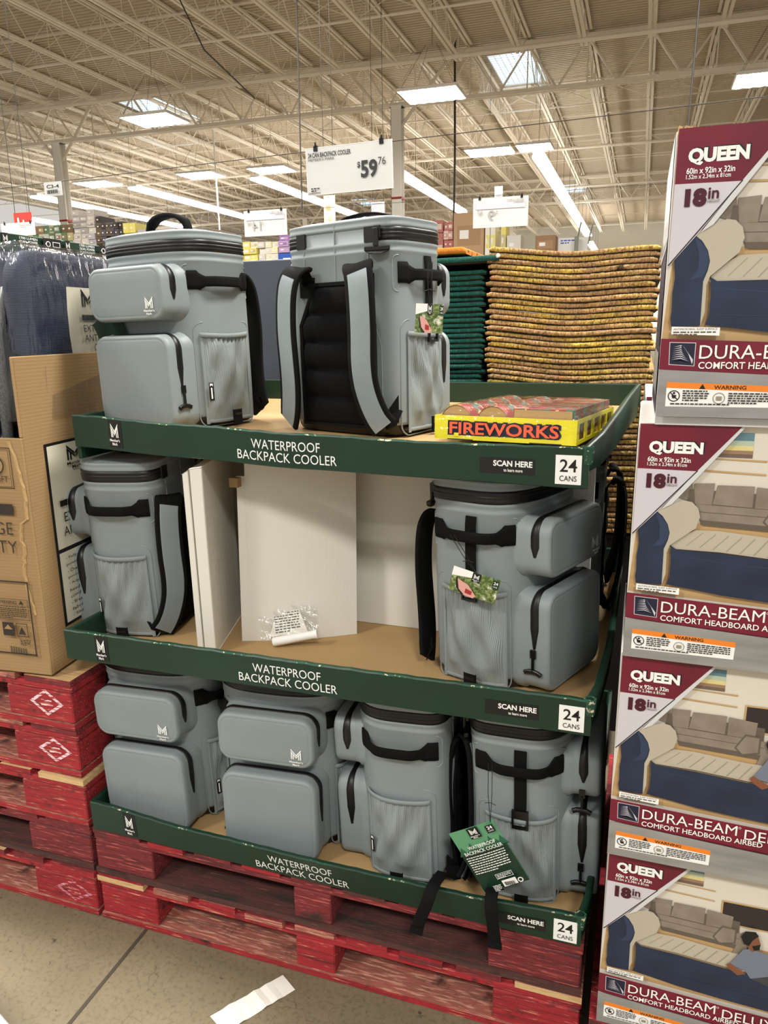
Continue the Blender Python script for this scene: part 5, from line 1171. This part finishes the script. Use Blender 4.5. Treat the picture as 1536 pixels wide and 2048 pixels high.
stock(-10.78, -10.2, 3.3, 3.9, 14, C_dark, 5, 4, 'dark grey bottle pack above the left cooler', seed=4); stock(-10.18, -9.85, 3.2, 3.86, 14, C_yel, 2, 3, 'yellow and white box above the left cooler', seed=5)
stock(-12.95, -11.62, 3.001, 3.92, 14, C_mix, 8, 5, 'mixed green and cream package left of the column', seed=6); stock(-11.60, -9.85, 3.001, 3.28, 14, C_mix, 9, 2, 'small mixed package on the shelf behind the left cooler', seed=7)
stock(-9.8, -8.3, 3.001, 3.7, 14, C_pale, 6, 3, 'pale package right of the yellow boxes', seed=8)
stock(-7.5, -6.8, 2.801, 3.32, 14, C_yel, 4, 4, 'cream package left of the white rolls', seed=9); stock(-6.76, -6.3, 2.801, 3.30, 14, C_white, 3, 4, 'white roll pack between the two top coolers', seed=10); stock(-6.28, -6.04, 3.06, 3.42, 14, C_purp, 1, 3, 'purple pack beside the showing-back cooler', seed=11); stock(-6.30, -5.7, 2.801, 3.05, 14, C_blue[:1], 1, 1, 'bright blue box under the purple packs', seed=12)
stock(-3.9, -3.15, 3.001, 3.8, 16, C_plaid, 3, 3, 'pink plaid pack behind the top cooler', seed=13); stock(-3.13, -2.92, 3.001, 3.75, 16, C_plaid, 2, 4, 'red plaid pack beside the brown cartons', seed=14); stock(-2.90, -2.20, 3.001, 3.98, 16, C_brown, 1, 1, 'big brown carton under the sign showing 9 87', seed=15)
stock(-2.19, -1.72, 3.001, 3.63, 16, C_yel, 4, 1, 'yellow and white upright box right of the big brown carton', seed=16, gap=.1); stock(-1.70, -1.39, 3.001, 3.40, 16, C_blue[1:] + C_white, 1, 1, 'pale blue framed box', seed=17); stock(-1.08, -.64, 3.001, 3.37, 16, C_brown, 1, 1, 'single brown carton above the mustard mats', seed=18)
stock(-21, -14.2, 3.001, 3.9, 15, C_mix + C_pale, 22, 3, 'assorted package on the far left rack', seed=19)
r = empty('whiteboard_sign', (-.60, 16.6, 3.001)); tag(r, 'pale lettered board leaning above the mustard mats', 'sign'); mb = MB(); mb.box(0, .62, 0, .03, 0, .30, M_sign); mb.build('board', r); r.location.y = 16.2; p = Print(plane_fn((0, 0, 0), (1, 0, 0), (0, 0, 1)), .003); p.lines(.05, .26, .3, 2, .05, .025, C_blue[0], 3); p.mb.build('printing', r)
rack(0.0, 3.4, 16.6, (1.4, 2.8), 'low rack beyond the mustard mats', 1.0, 2.79)
stock(.2, .95, 2.801, 3.0, 16.7, C_dark + C_mix, 4, 1, 'low dark package on the rack beyond the mustard mats', seed=21); stock(.96, 1.34, 2.801, 3.06, 16.7, C_yel, 1, 1, 'pale yellow box beside the topmost airbed box', seed=22)

# ================================================================== FLOOR LITTER
mb = MB(); A_, B2, C2, D2 = Vector((.533, -.020)), Vector((.578, -.048)), Vector((.478, -.198)), Vector((.425, -.170)); rows = []; bumps = {3: .002, 5: .0035, 9: .003}
for i in range(13):
    a = A_.lerp(D2, i / 12); b = B2.lerp(C2, i / 12); rows.append([Vector((*(a.lerp(b, k / 4)), .0012 + bumps.get(i, 0) + .0006 * math.sin(i + k))) - Vector((.5, -.11, 0)) for k in range(5)])
mb.grid(rows, M_paper, False); mb.grid([[p_ - Vector((0, 0, .0009)) for p_ in q] for q in rows], M_paper, False); mb.build('paper_slip', None, loc=(.5, -.11, 0)); tag(bpy.data.objects['paper_slip'], 'creased white paper slip lying on the concrete floor', 'paper')
M_tote = mat('pale_grey_tote_plastic', (172, 178, 180), .35); M_toted = mat('pale_blue_grey_plastic', (178, 186, 188), .4)
r = empty('storage_tote', (-.066, -.618, 0), math.radians(-20)); tag(r, 'pale plastic tote corner poking in at the bottom left of the floor', 'tote'); mb = MB()
rg = lambda w, h_, rr, z: [Vector((a, b, z)) for a, b in rrect(w, h_, rr, 8)]
mb.loft([rg(.50, .50, .09, .001), rg(.54, .54, .1, .05), rg(.545, .545, .1, .055)], M_toted); mb.build('tub', r)
mb = MB(); mb.loft([rg(.55, .55, .1, .0555), rg(.558, .558, .1, .06), rg(.552, .552, .1, .068), rg(.53, .53, .09, .069), rg(.525, .525, .088, .064), rg(.515, .515, .085, .064), rg(.51, .51, .083, .068), rg(.44, .44, .06, .070)], M_tote); mb.build('lid', r)
# stain on the concrete
